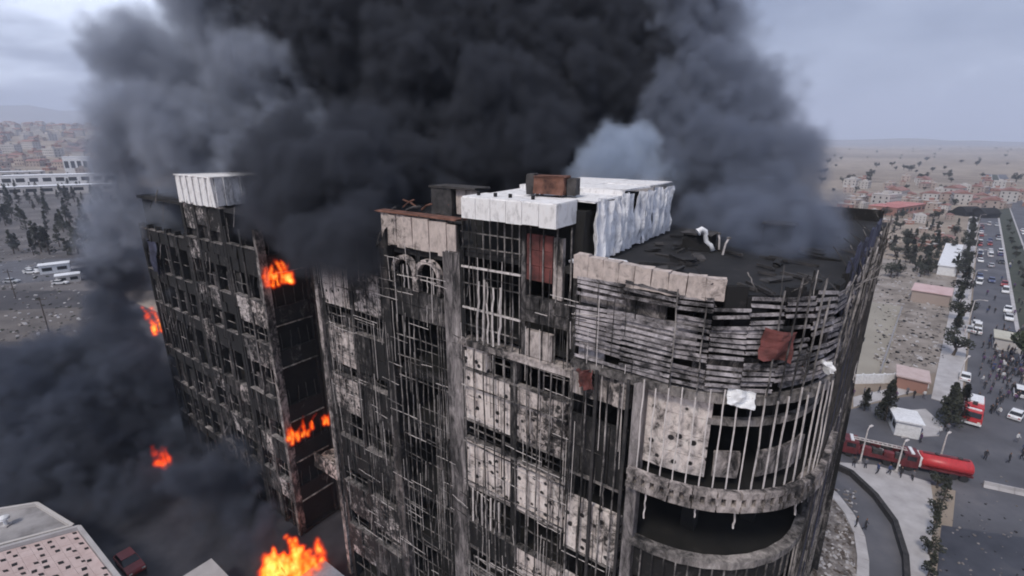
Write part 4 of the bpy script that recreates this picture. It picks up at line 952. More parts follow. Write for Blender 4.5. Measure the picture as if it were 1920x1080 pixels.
for k in range(26):
    p = rd(150 + 150 * rr.random(), 28 + 30 * rr.random()); c = rr.choice(cols)
    car(c, (*p, 0.02), RA + rr.gauss(0, .3), 'distant %s %s parked on the lot past the main road' % (c if c != 'van' else 'white', 'van' if c == 'van' else 'car'), 'cars parked on the far lot', 'van' if c == 'van' else 'car')
for k in range(6):
    p = gp(rr.uniform(0, 190), rr.uniform(505, 535)); car('white' if k % 2 else 'silver', (*p[:2], .04), .2 + rr.gauss(0, .1), 'distant %s car on the road past the smoke column' % ('white' if k % 2 else 'silver'), 'cars on the far road')
def truck_base(name, label, p, rz, L, paint, cab_roof=None):
    t = empty(name, p, rz); tag(t, label, 'fire engine', 'fire engines at the block')
    bxl('chassis', -L / 2, L / 2, -.55, .55, .55, .85, M['dark_metal'], t, 0); x1 = L / 2; x0 = x1 - 2.0; mb = MB()
    mb.add([(x0, -1.2, .7), (x1, -1.2, .6), (x1, 1.2, .6), (x0, 1.2, .7), (x0, -1.2, 1.6), (x1 - .02, -1.2, 1.55), (x1 - .02, 1.2, 1.55), (x0, 1.2, 1.6), (x0, -1.12, 2.6), (x1 - .35, -1.08, 2.6), (x1 - .35, 1.08, 2.6), (x0, 1.12, 2.6)],
           [(3, 2, 1, 0), (0, 1, 5, 4), (1, 2, 6, 5), (2, 3, 7, 6), (3, 0, 4, 7), (4, 5, 9, 8), (5, 6, 10, 9), (6, 7, 11, 10), (7, 4, 8, 11), (8, 9, 10, 11)])
    c = obj('cab', mb.mesh('cab', paint), t)
    mb = MB(); mb.add([(x1 - .03, -1.0, 1.65), (x1 - .03, 1.0, 1.65), (x1 - .3, .95, 2.45), (x1 - .3, -.95, 2.45), (x1 + .03, -1.0, 1.65), (x1 + .03, 1.0, 1.65), (x1 - .24, .95, 2.45), (x1 - .24, -.95, 2.45)], [(0, 1, 2, 3), (7, 6, 5, 4), (0, 4, 5, 1), (1, 5, 6, 2), (2, 6, 7, 3), (3, 7, 4, 0)]); obj('windscreen', mb.mesh('windscreen', M['glass']), t)
    for sy in (-1, 1): bxl('side_window', x0 + .35, x1 - .55, sy * 1.17 - .03, sy * 1.17 + .03, 1.7, 2.35, M['glass'], t, 0); bxl('headlight', x1 - .04, x1 + .04, sy * .85 - .2, sy * .85 + .2, .8, 1.05, LAMP, t, 0)
    bxl('light_bar', x0 + .6, x0 + 1.0, -.9, .9, 2.61, 2.78, cab_roof or M['white_paint'], t, 0); bxl('bumper', x1 + .0, x1 + .2, -1.2, 1.2, .45, .75, M['white_paint'], t, 0)
    for x in (L / 2 - 1.0, -L / 2 + 1.0, -L / 2 + 2.2):
        for sy in (-1.0, 1.0): wheel(TW, t, (x, sy, .5))
    return t
a, b_ = gp(1686, 872), gp(1812, 898); dv = b_ - a; tz = math.atan2(dv.y, dv.x)
t = truck_base('fire_tanker', 'bright red water tanker with long round tank beside the pale forecourt', (*((a + b_) / 2)[:2], .03), tz + math.pi, 8.2, M['fire_red_dark'])
mb = MB(); Mx = Matrix.Translation((-1.0, 0, 1.85)) @ Matrix.Rotation(math.pi / 2, 4, 'Y') @ Matrix.Diagonal((.82, 1.12, 1, 1)); mb.lathe([(.05, -3.05), (.85, -3.0), (1.15, -2.85), (1.15, 2.7), (.85, 2.85), (.05, 2.9)], 20, 0, Mx); obj('tank', mb.mesh('tank', M['fire_red'], smooth=True), t)
bxl('walkway', -3.6, 1.6, -.25, .25, 2.8, 2.86, M['fire_red_dark'], t, 0); bxl('tank_stripe', -3.9, 1.7, -1.17, -1.13, 1.75, 1.95, M['white_paint'], t, 0); bxl('side_skirt', -4.0, 1.8, -1.15, 1.15, .86, 1.15, M['fire_red_dark'], t, 0); bxl('hose_box', 1.75, 2.05, -1, 1, .9, 2.4, M['white_paint'], t, 0)
for x in (-2.6, 0): mb = MB(); mb.lathe([(.28, 0), (.28, .14), (.05, .16)], 12, 0, Matrix.Translation((x, 0, 2.86))); obj('manhole', mb.mesh('manhole', M['dark_metal']), t)
a, b_ = gp(1578, 846), gp(1688, 872); dv = b_ - a
t = truck_base('fire_engine', 'dark red fire engine with cluttered open deck next to the burnt block', (*((a + b_) / 2)[:2], .03), math.atan2(dv.y, dv.x) + math.pi, 7.8, M['fire_red_dark'])
bxl('deck', -3.9, 1.8, -1.2, 1.2, .86, 1.5, M['fire_red_dark'], t, .01)
for i in range(4): bxl('locker', -3.7 + i * 1.35, -2.5 + i * 1.35, -1.23, -.55, 1.51, 2.3, (M['fire_red_dark'], M['dark_metal'])[i % 2], t, .02); bxl('locker', -3.7 + i * 1.35, -2.5 + i * 1.35, .55, 1.23, 1.51, 2.2, (M['dark_metal'], M['fire_red_dark'])[i % 2], t, .02)
for y in (-.3, .3): bxl('ladder_rail', -3.9, 2.6, y - .05, y + .05, 2.65, 2.77, M['bar_pale'], t, 0)
for i in range(12): bxl('ladder_rung', -3.8 + i * .55, -3.74 + i * .55, -.25, .25, 2.68, 2.74, M['bar_pale'], t, 0)
for i in range(5): mb = MB(); mb.lathe([(.1, 0), (.35, .02), (.35, .3), (.1, .3)], 12, 0, Matrix.Translation((-3 + i * 1.0, .1 * (-1) ** i, 1.55))); obj('hose_reel', mb.mesh('reel', (M['pave'], M['bar_dark'])[i % 2]), t)
t = truck_base('fire_engine', 'red fire engine with white rear roof standing on the junction', (*((gp(1820, 802) + gp(1820, 765)) / 2)[:2], .03), RA + math.pi, 7.4, M['fire_red'])
bxl('rear_body', -3.7, 1.6, -1.2, 1.2, .86, 2.7, M['fire_red'], t, .005); bxl('roof_locker', -3.6, -.2, -1.1, 1.1, 2.71, 2.95, M['white_paint'], t, .005); bxl('roof_monitor', .3, .8, -.3, .3, 2.71, 3.2, M['dark_metal'], t, .03)
for sy in (-1, 1):
    for i in range(3): bxl('shutter', -3.5 + i * 1.65, -2.0 + i * 1.65, sy * 1.2 - .03, sy * 1.2 + .03, 1.0, 2.3, M['bar_pale'], t, 0)

# ================================================================ people
def person_mesh(pose, mats):
    me = bpy.data.meshes.new('p'); J = {}
    st = .14 if pose == 0 else .3; kn = .06 if pose != 2 else .12
    P = [('pel', (0, 0, .95), .14), ('wai', (0, 0, 1.1), .125), ('che', (0, .01, 1.32), .155), ('nec', (0, .01, 1.5), .055), ('hd', (0, .02, 1.6), .085), ('hd2', (0, .02, 1.68), .092), ('top', (0, .01, 1.75), .06),
         ('lh', (-.1, 0, .88), .105), ('lk', (-.11, st * .5, .5), .07), ('la', (-.11, st * .3 - .05, .09), .048), ('lt', (-.12, st * .3 + .12, .04), .04),
         ('rh', (.1, 0, .88), .105), ('rk', (.11, -st * .1 + kn, .5), .07), ('ra', (.11, -st, .09), .048), ('rt', (.12, -st + .16, .04), .04),
         ('ls', (-.19, 0, 1.42), .065), ('le', (-.26, .02, 1.14), .05), ('lw', (-.25, .14 if pose == 0 else .26, .92 if pose < 2 else 1.1), .036), ('lf', (-.24, .18 if pose == 0 else .33, .83 if pose < 2 else 1.15), .03),
         ('rs', (.19, 0, 1.42), .065), ('re', (.26, -.03, 1.14), .05), ('rw', (.26, .05, .92), .036), ('rf', (.25, .08, .83), .03)]
    idx = {p[0]: i for i, p in enumerate(P)}
    E_ = [('pel', 'wai'), ('wai', 'che'), ('che', 'nec'), ('nec', 'hd'), ('hd', 'hd2'), ('hd2', 'top'), ('pel', 'lh'), ('lh', 'lk'), ('lk', 'la'), ('la', 'lt'), ('pel', 'rh'), ('rh', 'rk'), ('rk', 'ra'), ('ra', 'rt'), ('che', 'ls'), ('ls', 'le'), ('le', 'lw'), ('lw', 'lf'), ('che', 'rs'), ('rs', 're'), ('re', 'rw'), ('rw', 'rf')]
    me.from_pydata([p[1] for p in P], [(idx[a], idx[b_]) for a, b_ in E_], [])
    o = bpy.data.objects.new('p', me); COL.objects.link(o); md = o.modifiers.new('s', 'SKIN'); md.use_smooth_shade = True
    for v, p in zip(me.skin_vertices[0].data, P): v.radius = (p[2], p[2]); v.use_root = p[0] == 'pel'
    o.modifiers.new('u', 'SUBSURF').levels = 1
    dg = bpy.context.evaluated_depsgraph_get(); out = bpy.data.meshes.new_from_object(o.evaluated_get(dg)); bpy.data.objects.remove(o)
    out.materials.clear()
    for m in mats: out.materials.append(m)
    for f in out.polygons:
        c = f.center; f.material_index = 3 if c.z > 1.7 or (c.z > 1.6 and c.y < -.02) else 2 if c.z > 1.52 or (abs(c.x) > .2 and c.z < .9 + (.25 if pose == 2 and c.y > .2 else 0)) else 0 if c.z > .93 else 1
    return out
CL = [plain('dark_cloth', (.03, .03, .035), .9), plain('grey_cloth', (.14, .14, .16), .9), plain('white_cloth', (.6, .6, .6), .9), plain('blue_cloth', (.05, .07, .16), .9), plain('purple_cloth', (.10, .05, .12), .9), plain('red_cloth', (.32, .05, .05), .9)]
HAIR = plain('dark_hair', (.015, .012, .01), .7)
NM = ['dark', 'grey', 'white', 'blue', 'purple', 'red']; PM = [(person_mesh(k % 3, (CL[c], CL[(0, 0, 1, 0, 0, 0)[c]], M['skin'], HAIR)), NM[c]) for k, c in enumerate((0, 0, 0, 1, 2, 3, 4, 4, 0, 0, 3, 1))]
rr = random.Random(77)
def person(p, where, group, k=None):
    me, n_ = PM[rr.randrange(12) if k is None else k]; o = obj('person', me, None, p, (0, 0, rr.uniform(0, 6.28)), (rr.uniform(.94, 1.06),) * 3)
    tag(o, 'person in %s top %s' % (n_, where), 'person', group)
for k in range(130):
    px = rr.gauss(1880, 34); py = rr.gauss(690, 36)
    if px < 1835 - (py - 690) * .1: px = 1850 + rr.random() * 60
    person(gp(px, py, .035), 'standing in the crowd on the main road', 'crowd on the main road')
for k in range(26): person(gp(rr.uniform(1820, 1920), rr.uniform(490, 640), .035), 'walking along the main road above the crowd', 'people along the main road')
for k, (px, py) in enumerate(((1846, 862), (1890, 868), (1915, 862), (1874, 742), (1905, 830), (1918, 850))): person(gp(px, py, .035), ('alone in the middle of the junction', 'walking beside the concrete barrier', 'at the picture edge above the barrier', 'just below the crowd', 'below the white car at the picture edge', 'nearest the picture edge on the junction')[k], 'people on the junction', k)
for k in range(9): person(gp(1600 + k * 16 + rr.uniform(-5, 5), 740 + rr.uniform(-4, 10), .04), 'standing along the white boundary wall', 'people by the boundary wall')
for k in range(6): person(gp(1600 + k * 22, 872 + k * 5 + rr.uniform(0, 6), .06), 'beside the dark red fire engine', 'people by the fire engines')
for k in range(2): person(gp(1604 + k * 17, 988 + k * 5, .2), ('on the ramp kerb, left of a pair', 'on the ramp kerb, right of a pair')[k], 'people by the ramp', k)
for k in range(7): person(gp(rr.uniform(1690, 1790), rr.uniform(800, 830), .17), 'standing about the traffic island', 'people on the traffic island')

# ================================================================ low buildings at lower left
ZR = 5.5
p0, p1, p2 = gp(20, 1030, ZR), gp(145, 995, ZR), gp(214, 1085, ZR); ex = (p0 - p1) * 2.8; ey = (p2 - p1) * 1.5
an = empty('annex_building', (p1.x, p1.y, 0)); tag(an, 'low annex whose pinkish roof is studded with rows of black openings', 'building')
quad = [Vector((0, 0, 0)), ey, ex + ey, ex]
mb = MB(); mb.prism([(q * .97 + (ex + ey) * .015)[:2] for q in quad], 0, ZR - .32); obj('wall', mb.mesh('wall', M['pink_tile']), an)
nu, nv = 15, 14
ru = math.atan2(ex.y, ex.x)
for i in range(nu):
    for j in range(nv):
        q = [ex * ((i + a + .008 * (1 - 2 * a)) / nu) + ey * ((j + b_ + .008 * (1 - 2 * b_)) / nv) for a, b_ in ((0, 0), (1, 0), (1, 1), (0, 1))]
        if i == j == 0:
            mb = MB(); mb.prism([(v - q[0])[:2] for v in q], -.3, 0); tile = mb.mesh('roof_tile', M['pink_tile'])
            mb = MB(); h = [q[0] + (v - q[0]) * .42 + (q[2] - q[0]) * .28 - q[0] for v in q]; mb.prism([v[:2] for v in h], 0, .03); hole = mb.mesh('opening', M['black'])
        t = obj('roof_tile', tile, an, (q[0].x, q[0].y, ZR + rnd.uniform(-.015, .015)))
        if rnd.random() < .85: obj('opening', hole, t, (rnd.uniform(-.15, .25) , rnd.uniform(-.15, .1), .004), (0, 0, 0), (rnd.uniform(.7, 1.1), rnd.uniform(.7, 1.2), 1))
for a, b_ in ((quad[0], quad[1]), (quad[0], quad[3])):
    d = b_ - a; c = (a + b_) / 2 - (ex + ey).normalized() * .28
    obj('parapet', unit_box(M['pave'], 0, .002), an, (c.x, c.y, ZR + .1), (0, 0, math.atan2(d.y, d.x)), (d.length, .35, .6))
wr = [gp(*p, 5.0) for p in ((-160, 985), (70, 948), (138, 990), (10, 1024), (-160, 1075))]
an2 = empty('pale_roof_building', (wr[0].x, wr[0].y, 0)); tag(an2, 'flat pale grey roofed building beside the studded pink roof', 'building')
mb = MB(); mb.prism([((p - wr[0]) * .985)[:2] for p in wr], 0, 4.7); obj('wall', mb.mesh('wall', HM[2]), an2)
mb = MB(); mb.prism([(p - wr[0])[:2] for p in wr], 4.71, 5.0); obj('roof', mb.mesh('roof', noisy('sooty_screed', [(.3, (.16, .15, .15)), (.5, (.30, .285, .285)), (.7, (.40, .38, .38))], .35, 7)), an2)
for k in range(4): a, b_ = wr[k] - wr[0], wr[k + 1] - wr[0]; d = b_ - a; c = (a + b_) / 2; obj('parapet', unit_box(HM[2], 0, .002), an2, (c.x, c.y, 5.22), (0, 0, math.atan2(d.y, d.x)), (d.length, .3, .42))
t = empty('roof_vent', gp(12, 985, 5.05)); tag(t, 'white mushroom vent on the pale grey roof', 'vent'); mb = MB(); mb.lathe([(.18, 0), (.18, .8), (.5, .85), (.45, 1.1), (.05, 1.3)], 14); obj('cowl', mb.mesh('vent', M['white_paint']), t); bxl('curb', -.35, .35, -.35, .35, -.02, .12, M['pave'], t, 0)
car('red', gp(245, 1062, .03), -.6, 'dark red car parked beside the studded pink roof', None)
shed('low_roof', 'low flat grey roof in front of the blaze', (*gp(380, 1110, 2.5)[:2], 0), BZ, 6, 4, 2.5, HM[3], M['pave'], doors=3)
shed('burning_shed', 'grey shed under the big blaze at the foot of the block', (*gp(600, 1105, 2.4)[:2], 0), BZ, 5, 4, 2.3, HM[3], plain('blue_grey_sheet', (.25, .28, .32), .5), doors=2)


# ================================================================ smoke (real volumes: density grids built from puffs and noise)
def volume_object(name, lo, hi, res, arr, m):
    nx, ny, nz = res
    me = bpy.data.meshes.new(name); me.vertices.add(nx * ny * nz)
    me.attributes.new('d', 'FLOAT', 'POINT').data.foreach_set('value', np.ascontiguousarray(arr, dtype=np.float32).ravel())
    o = bpy.data.objects.new(name, me); COL.objects.link(o); me.materials.append(m)
    g = bpy.data.node_groups.new(name, 'GeometryNodeTree')
    g.interface.new_socket('Geometry', in_out='INPUT', socket_type='NodeSocketGeometry'); g.interface.new_socket('Geometry', in_out='OUTPUT', socket_type='NodeSocketGeometry')
    N = g.nodes.new; K = g.links.new
    gi = N('NodeGroupInput'); go = N('NodeGroupOutput'); vc = N('GeometryNodeVolumeCube'); sm = N('GeometryNodeSetMaterial'); sm.inputs['Material'].default_value = m
    vc.inputs['Min'].default_value = lo; vc.inputs['Max'].default_value = hi
    for k, v in zip(('Resolution X', 'Resolution Y', 'Resolution Z'), res): vc.inputs[k].default_value = v
    def vm(op, a, b=None):
        n = N('ShaderNodeVectorMath'); n.operation = op
        for i, x in enumerate((a, b)):
            if x is None: continue
            if isinstance(x, tuple): n.inputs[i].default_value = x
            else: K(x, n.inputs[i])
        return n.outputs['Value'] if op == 'DOT_PRODUCT' else n.outputs[0]
    p = vm('SUBTRACT', N('GeometryNodeInputPosition').outputs[0], tuple(lo))
    p = vm('MULTIPLY', p, tuple((n - 1) / (h - l) for n, h, l in zip(res, hi, lo)))
    p = vm('FLOOR', vm('ADD', p, (.5, .5, .5)))
    idx = vm('DOT_PRODUCT', p, (ny * nz, nz, 1))
    si = N('GeometryNodeSampleIndex'); si.data_type = 'FLOAT'; si.domain = 'POINT'
    na = N('GeometryNodeInputNamedAttribute'); na.data_type = 'FLOAT'; na.inputs[0].default_value = 'd'
    K(gi.outputs[0], si.inputs['Geometry']); K(na.outputs[0], si.inputs['Value']); K(idx, si.inputs['Index'])
    K(si.outputs[0], vc.inputs['Density']); K(vc.outputs[0], sm.inputs[0]); K(sm.outputs[0], go.inputs[0])
    o.modifiers.new('density', 'NODES').node_group = g
    return o
def fbm(res, voxel, slope, longest, seed):
    f = np.fft.rfftn(np.random.default_rng(seed).standard_normal(res).astype(np.float32))
    k = np.sqrt(np.fft.fftfreq(res[0])[:, None, None] ** 2 + np.fft.fftfreq(res[1])[None, :, None] ** 2 + np.fft.rfftfreq(res[2])[None, None, :] ** 2) / voxel
    k[0, 0, 0] = 1; amp = k ** -slope; amp[k < 1 / longest] *= .15; amp[0, 0, 0] = 0
    n = np.fft.irfftn(f * amp, s=res).astype(np.float32); return n / n.std()
def smoke_mat(name, col, dens, aniso=.1):
    m = bpy.data.materials.new(name); m.use_nodes = True; nt = m.node_tree; nt.nodes.clear()
    out = nt.nodes.new('ShaderNodeOutputMaterial'); pv = nt.nodes.new('ShaderNodeVolumePrincipled'); nt.links.new(pv.outputs[0], out.inputs['Volume'])
    pv.inputs['Color'].default_value = (*col, 1); pv.inputs['Density'].default_value = dens; pv.inputs['Anisotropy'].default_value = aniso
    return m
def puff_field(name, lo, hi, voxel, puffs, m, seed, kids=9, gain=2.6, nscale=.22, clear=None, edge=6.0, tvar=.12):
    """puffs: (px, py, forward distance, radius in photo pixels, thickness 0..1); each grows smaller puffs over its surface"""
    res = tuple(int(round((h - l) / voxel)) + 1 for l, h in zip(lo, hi)); lo = np.array(lo, np.float32)
    ax = [lo[i] + voxel * np.arange(res[i], dtype=np.float32) for i in range(3)]
    base = np.full(res, -1.0, np.float32); thick = np.zeros(res, np.float32)
    rg = np.random.default_rng(seed)
    def splat(c, r_, w):
        sl = []
        for i in range(3):
            a = int(max(0, np.floor((c[i] - 1.5 * r_ - lo[i]) / voxel))); b = int(min(res[i], np.ceil((c[i] + 1.5 * r_ - lo[i]) / voxel) + 1))
            if b <= a: return
            sl.append(slice(a, b))
        X = ax[0][sl[0]][:, None, None] - c[0]; Y = ax[1][sl[1]][None, :, None] - c[1]; Z = ax[2][sl[2]][None, None, :] - c[2]
        v = (r_ - np.sqrt(X * X + Y * Y + Z * Z)) / min(r_, edge)
        s_ = tuple(sl); cur = base[s_]; better = v > cur
        base[s_] = np.where(better, v, cur); thick[s_] = np.where(better, w, thick[s_])
    for px, py, fwd, rpx, w in puffs:
        c = np.array(at(px, py, fwd)); r_ = rpx / F * (fwd * math.cos(TILT) + (H - c[2]) * math.sin(TILT))
        splat(c, r_, w)
        for k in range(kids):
            v = rg.normal(size=3); v /= np.linalg.norm(v); q = rg.uniform(.28, .55)
            c2 = c + v * r_ * rg.uniform(.6, .85); splat(c2, r_ * q, w)
            for k2 in range(3):
                v2 = rg.normal(size=3) + v; v2 /= np.linalg.norm(v2); splat(c2 + v2 * r_ * q * .75, r_ * q * rg.uniform(.3, .5), w)
    n1 = fbm(res, voxel, 2.5, 14, seed + 1); n2 = fbm(res, voxel, 1.8, 5, seed + 2)
    d = base + nscale * (.8 * n1 - .25) + nscale * .55 * n2
    d = np.clip(d * gain, 0, 1) * np.clip(thick + tvar * n1, .02, 1)
    for i in range(3):                                     # fade at the borders of the grid
        w = np.clip(np.minimum(np.arange(res[i]), res[i] - 1 - np.arange(res[i])) / 5.0, 0, 1).astype(np.float32)
        d *= w.reshape([-1 if k == i else 1 for k in range(3)])
    if clear is not None: d *= clear(ax)
    return volume_object(name, tuple(float(x) for x in lo), tuple(float(lo[i] + voxel * (res[i] - 1)) for i in range(3)), res, d, m)

roof_puffs = [
    (640, 60, 72, 170, 1), (820, 90, 76, 200, 1), (1000, 60, 76, 200, 1), (1130, 150, 70, 150, 1), (970, 250, 64, 135, 1), (1150, 40, 76, 150, .9),
    (760, 250, 66, 110, 1), (600, 220, 68, 110, .9), (620, -120, 78, 220, 1), (900, -140, 82, 260, 1), (1150, -120, 82, 170, .9),
    (700, -320, 84, 300, .8), (1000, -340, 88, 300, .8), (860, 330, 60, 80, 1), (780, 330, 58, 60, 1), (1370, 430, 40, 65, 1), (1290, 400, 44, 45, 1), (1400, 460, 36, 55, 1), (1450, 470, 33, 48, 1), (1500, 478, 32, 44, 1), (1480, 440, 36, 50, 1), (1535, 465, 33, 34, .8), (1220, 100, 72, 100, .7), (1250, 290, 62, 65, .8)]
grey_puffs = [
    (450, 60, 70, 120, .6), (480, 170, 64, 115, .7), (340, 130, 68, 105, .45), (380, 270, 64, 95, .6), (280, 240, 68, 85, .5), (255, 340, 68, 75, .7), (245, 420, 68, 62, .8), (240, 480, 68, 55, .7), (400, -90, 72, 150, .5),
    (540, 230, 62, 80, .6), (330, 380, 66, 50, .5)]
right_puffs = [
    (1240, 40, 72, 110, .8), (1270, 150, 66, 105, .8), (1300, 230, 60, 100, .9), (1340, 310, 52, 100, 1), (1400, 330, 48, 85, .8), (1430, 390, 42, 78, .9), (1490, 410, 38, 62, .8), (1450, 460, 35, 52, 1), (1500, 470, 32, 40, .9), (1520, 440, 35, 46, .7),
    (1545, 400, 40, 46, .4), (1380, 220, 56, 85, .35), (1460, 300, 48, 70, .35), (1340, 110, 66, 80, .25), (1500, 350, 44, 55, .3), (1550, 450, 36, 34, .5), (1320, 420, 40, 50, 1), (1400, 440, 34, 52, 1), (1450, 455, 31, 52, 1), (1500, 465, 29, 46, .9), (1540, 458, 29.5, 40, .6), (1380, 420, 36, 55, 1), (1470, 425, 34, 62, 1), (1530, 420, 35, 52, .6), (1562, 440, 32, 34, .5), (1440, 442, 31, 78, .9), (1500, 448, 30, 72, .9), (1535, 440, 31, 52, .6), (1395, 420, 35, 70, 1), (1480, 478, 27.5, 40, .8)]
recess_puffs = [
    (560, 320, 47, 65, .7), (640, 330, 45, 80, .9), (600, 400, 44, 75, 1), (520, 390, 46, 48, .8), (665, 430, 38, 55, .9), (590, 445, 40, 50, 1),
    (650, 270, 49, 70, .6), (480, 330, 49, 45, .4), (630, 480, 38.5, 46, 1), (700, 350, 46, 50, .5), (540, 260, 52, 60, .5), (680, 490, 37, 40, .9), (640, 530, 38, 40, .9), (600, 495, 39.5, 44, 1), (572, 465, 41, 42, .9), (665, 565, 37.5, 26, .5), (470, 420, 48, 40, .7), (610, 545, 39, 26, .5)]
SM1 = smoke_mat('black_roof_smoke', (.13, .14, .17), .95)
o = puff_field('smoke_plume', (-60, 30, 34), (42, 104, 92), .5, roof_puffs + recess_puffs, SM1, 11, gain=3.0, nscale=.30, edge=4.0, kids=14)
tag(o, 'thick black smoke pouring up from the roof of the burnt block', 'smoke', kind='stuff')
SM4 = smoke_mat('grey_flank_smoke', (.48, .52, .61), .7)
o = puff_field('smoke_veil', (-78, 48, 26), (-12, 92, 92), .5, grey_puffs, SM4, 51, gain=2.2, nscale=.30, edge=5.0, kids=12)
tag(o, 'thinner grey smoke rising past the white roof box at the far end of the block', 'smoke', kind='stuff')
SM5 = smoke_mat('blue_grey_smoke', (.34, .375, .46), 1.0)
o = puff_field('smoke_drift', (0, 24, 36), (42, 84, 84), .5, right_puffs, SM5, 61, gain=1.8, nscale=.32, edge=5.5, kids=11)
tag(o, 'blue grey smoke leaning up from the roof behind the rounded corner', 'smoke', kind='stuff')
ground_puffs = [
    (238, 520, 69, 55, .8), (240, 580, 69, 52, .7), (255, 640, 67, 55, .7), (272, 690, 64, 60, .8), (215, 640, 70, 45, .6), (225, 560, 71, 50, .7), (205, 600, 73, 45, .5), (230, 690, 67, 55, .7), (180, 720, 68, 60, .6), (290, 710, 64, 60, .7), (310, 770, 64, 66, .9), (335, 850, 61, 75, 1), (380, 900, 54, 60, 1), (312, 835, 53, 36, .5), (300, 880, 51, 30, .4), (400, 920, 50, 85, 1),
    (440, 985, 46, 65, 1), (470, 1030, 43, 50, 1), (380, 1000, 46, 60, 1), (210, 780, 62, 85, .8), (110, 760, 66, 100, .6), (30, 740, 70, 100, .5), (150, 860, 57, 85, .7), (260, 940, 52, 75, .9), (50, 840, 61, 60, .4), (60, 935, 53, 55, .10), (150, 960, 50, 45, .25), (230, 1010, 47, 40, .4),
    (-60, 700, 75, 110, .4), (120, 680, 76, 70, .3), (340, 960, 48, 60, .9), (420, 850, 56, 40, .7)]
SM2 = smoke_mat('dark_blue_ground_smoke', (.165, .185, .235), .85)
o = puff_field('smoke_bank', (-84, 34, .5), (-14, 92, 42), .5, ground_puffs, SM2, 23, tvar=.3, gain=2.4, nscale=.38, edge=4.0, kids=12)
tag(o, 'dark blue grey smoke rolling over the yard and up the end of the burnt block', 'smoke', kind='stuff')
white_puffs = [(1175, 300, 50, 62, .8), (1130, 320, 49, 50, .8), (1220, 320, 48, 50, .8), (1185, 275, 52, 45, .7), (1260, 335, 47, 35, .5), (1090, 330, 49, 30, .6)]
SM3 = smoke_mat('pale_smoke', (.74, .83, .97), .7)
o = puff_field('smoke_puff', (2, 40, 36), (26, 62, 54), .45, white_puffs, SM3, 31)
tag(o, 'pale grey puff of smoke behind the white roof of the burnt block', 'smoke', kind='stuff')

# ================================================================ fires: tongues of flame as real lobed bodies
def flame_mat(name, stops, s):
    m = bpy.data.materials.new(name); m.use_nodes = True; nt = m.node_tree; nt.nodes.clear()
    out = nt.nodes.new('ShaderNodeOutputMaterial'); em = nt.nodes.new('ShaderNodeEmission'); tr = nt.nodes.new('ShaderNodeBsdfTransparent'); ms = nt.nodes.new('ShaderNodeMixShader')
    n = pos_noise(nt, .9, 5, .65, (1, 1, .6), 1.5); nt.links.new(ramp(nt, n, stops), em.inputs[0]); em.inputs[1].default_value = s
    n2 = pos_noise(nt, 1.6, 4, .6, (1, 1, .45), 1.0); nt.links.new(ramp(nt, n2, [(.40, G(0)), (.56, G(1))]), ms.inputs[0])
    nt.links.new(tr.outputs[0], ms.inputs[1]); nt.links.new(em.outputs[0], ms.inputs[2]); nt.links.new(ms.outputs[0], out.inputs[0])
    return m
FL_Y = flame_mat('orange_flame', [(.3, (.55, .05, .01)), (.45, (1, .16, .015)), (.6, (1, .36, .04)), (.72, (1, .58, .16))], .7)
FL_R = flame_mat('red_flame', [(.3, (.10, .008, .006)), (.45, (.45, .035, .012)), (.58, (.9, .12, .02)), (.7, (1, .3, .05))], .5)
def tongue(seed, w, h, m):
    r_ = random.Random(seed); mb = MB(); n, rows = 12, 11; lean = r_.uniform(-.35, .35); lean2 = r_.uniform(-.3, .3)
    for j in range(rows + 1):
        t = j / rows; rad = w * (.75 + .6 * t) * (1 - t) ** .75 * (1 + .25 * math.sin(5 * t + seed)) + .01
        cx = lean * h * t ** 1.5 + .22 * w * math.sin(6 * t + seed); cyy = lean2 * h * t ** 1.5 + .22 * w * math.cos(5 * t + seed * 2)
        for k in range(n):
            a = 2 * math.pi * k / n; q = rad * (1 + .5 * mnoise.noise(Vector((math.cos(a) * 1.3 + seed, math.sin(a) * 1.3, t * 3))))
            mb.v.append((cx + q * math.cos(a), cyy + q * math.sin(a), h * t))
    for j in range(rows):
        for k in range(n): mb.f.append((j * n + k, j * n + (k + 1) % n, (j + 1) * n + (k + 1) % n, (j + 1) * n + k)); mb.m.append(0)
    mb.f.append(list(range(n))[::-1]); mb.m.append(0)
    return mb.mesh('tongue', m, smooth=True)
FV = bpy.data.materials.new('flame_gas'); FV.use_nodes = True; nt = FV.node_tree; nt.nodes.clear()
out = nt.nodes.new('ShaderNodeOutputMaterial'); em = nt.nodes.new('ShaderNodeEmission'); vi = nt.nodes.new('ShaderNodeVolumeInfo'); ab = nt.nodes.new('ShaderNodeVolumeAbsorption'); ad = nt.nodes.new('ShaderNodeAddShader')
nt.links.new(ramp(nt, vi.outputs['Density'], [(.06, (.45, .014, .003)), (.3, (.95, .07, .007)), (.55, (1, .24, .02)), (.85, (1, .62, .16))]), em.inputs[0])
mu = nt.nodes.new('ShaderNodeMath'); mu.operation = 'MULTIPLY'; mu.inputs[1].default_value = 3.4; nt.links.new(vi.outputs['Density'], mu.inputs[0]); nt.links.new(mu.outputs[0], em.inputs[1])
m2 = nt.nodes.new('ShaderNodeMath'); m2.operation = 'MULTIPLY'; m2.inputs[1].default_value = 2.2; nt.links.new(vi.outputs['Density'], m2.inputs[0]); nt.links.new(m2.outputs[0], ab.inputs['Density']); ab.inputs[0].default_value = (.5, .3, .2, 1)
nt.links.new(em.outputs[0], ad.inputs[0]); nt.links.new(ab.outputs[0], ad.inputs[1]); nt.links.new(ad.outputs[0], out.inputs['Volume'])
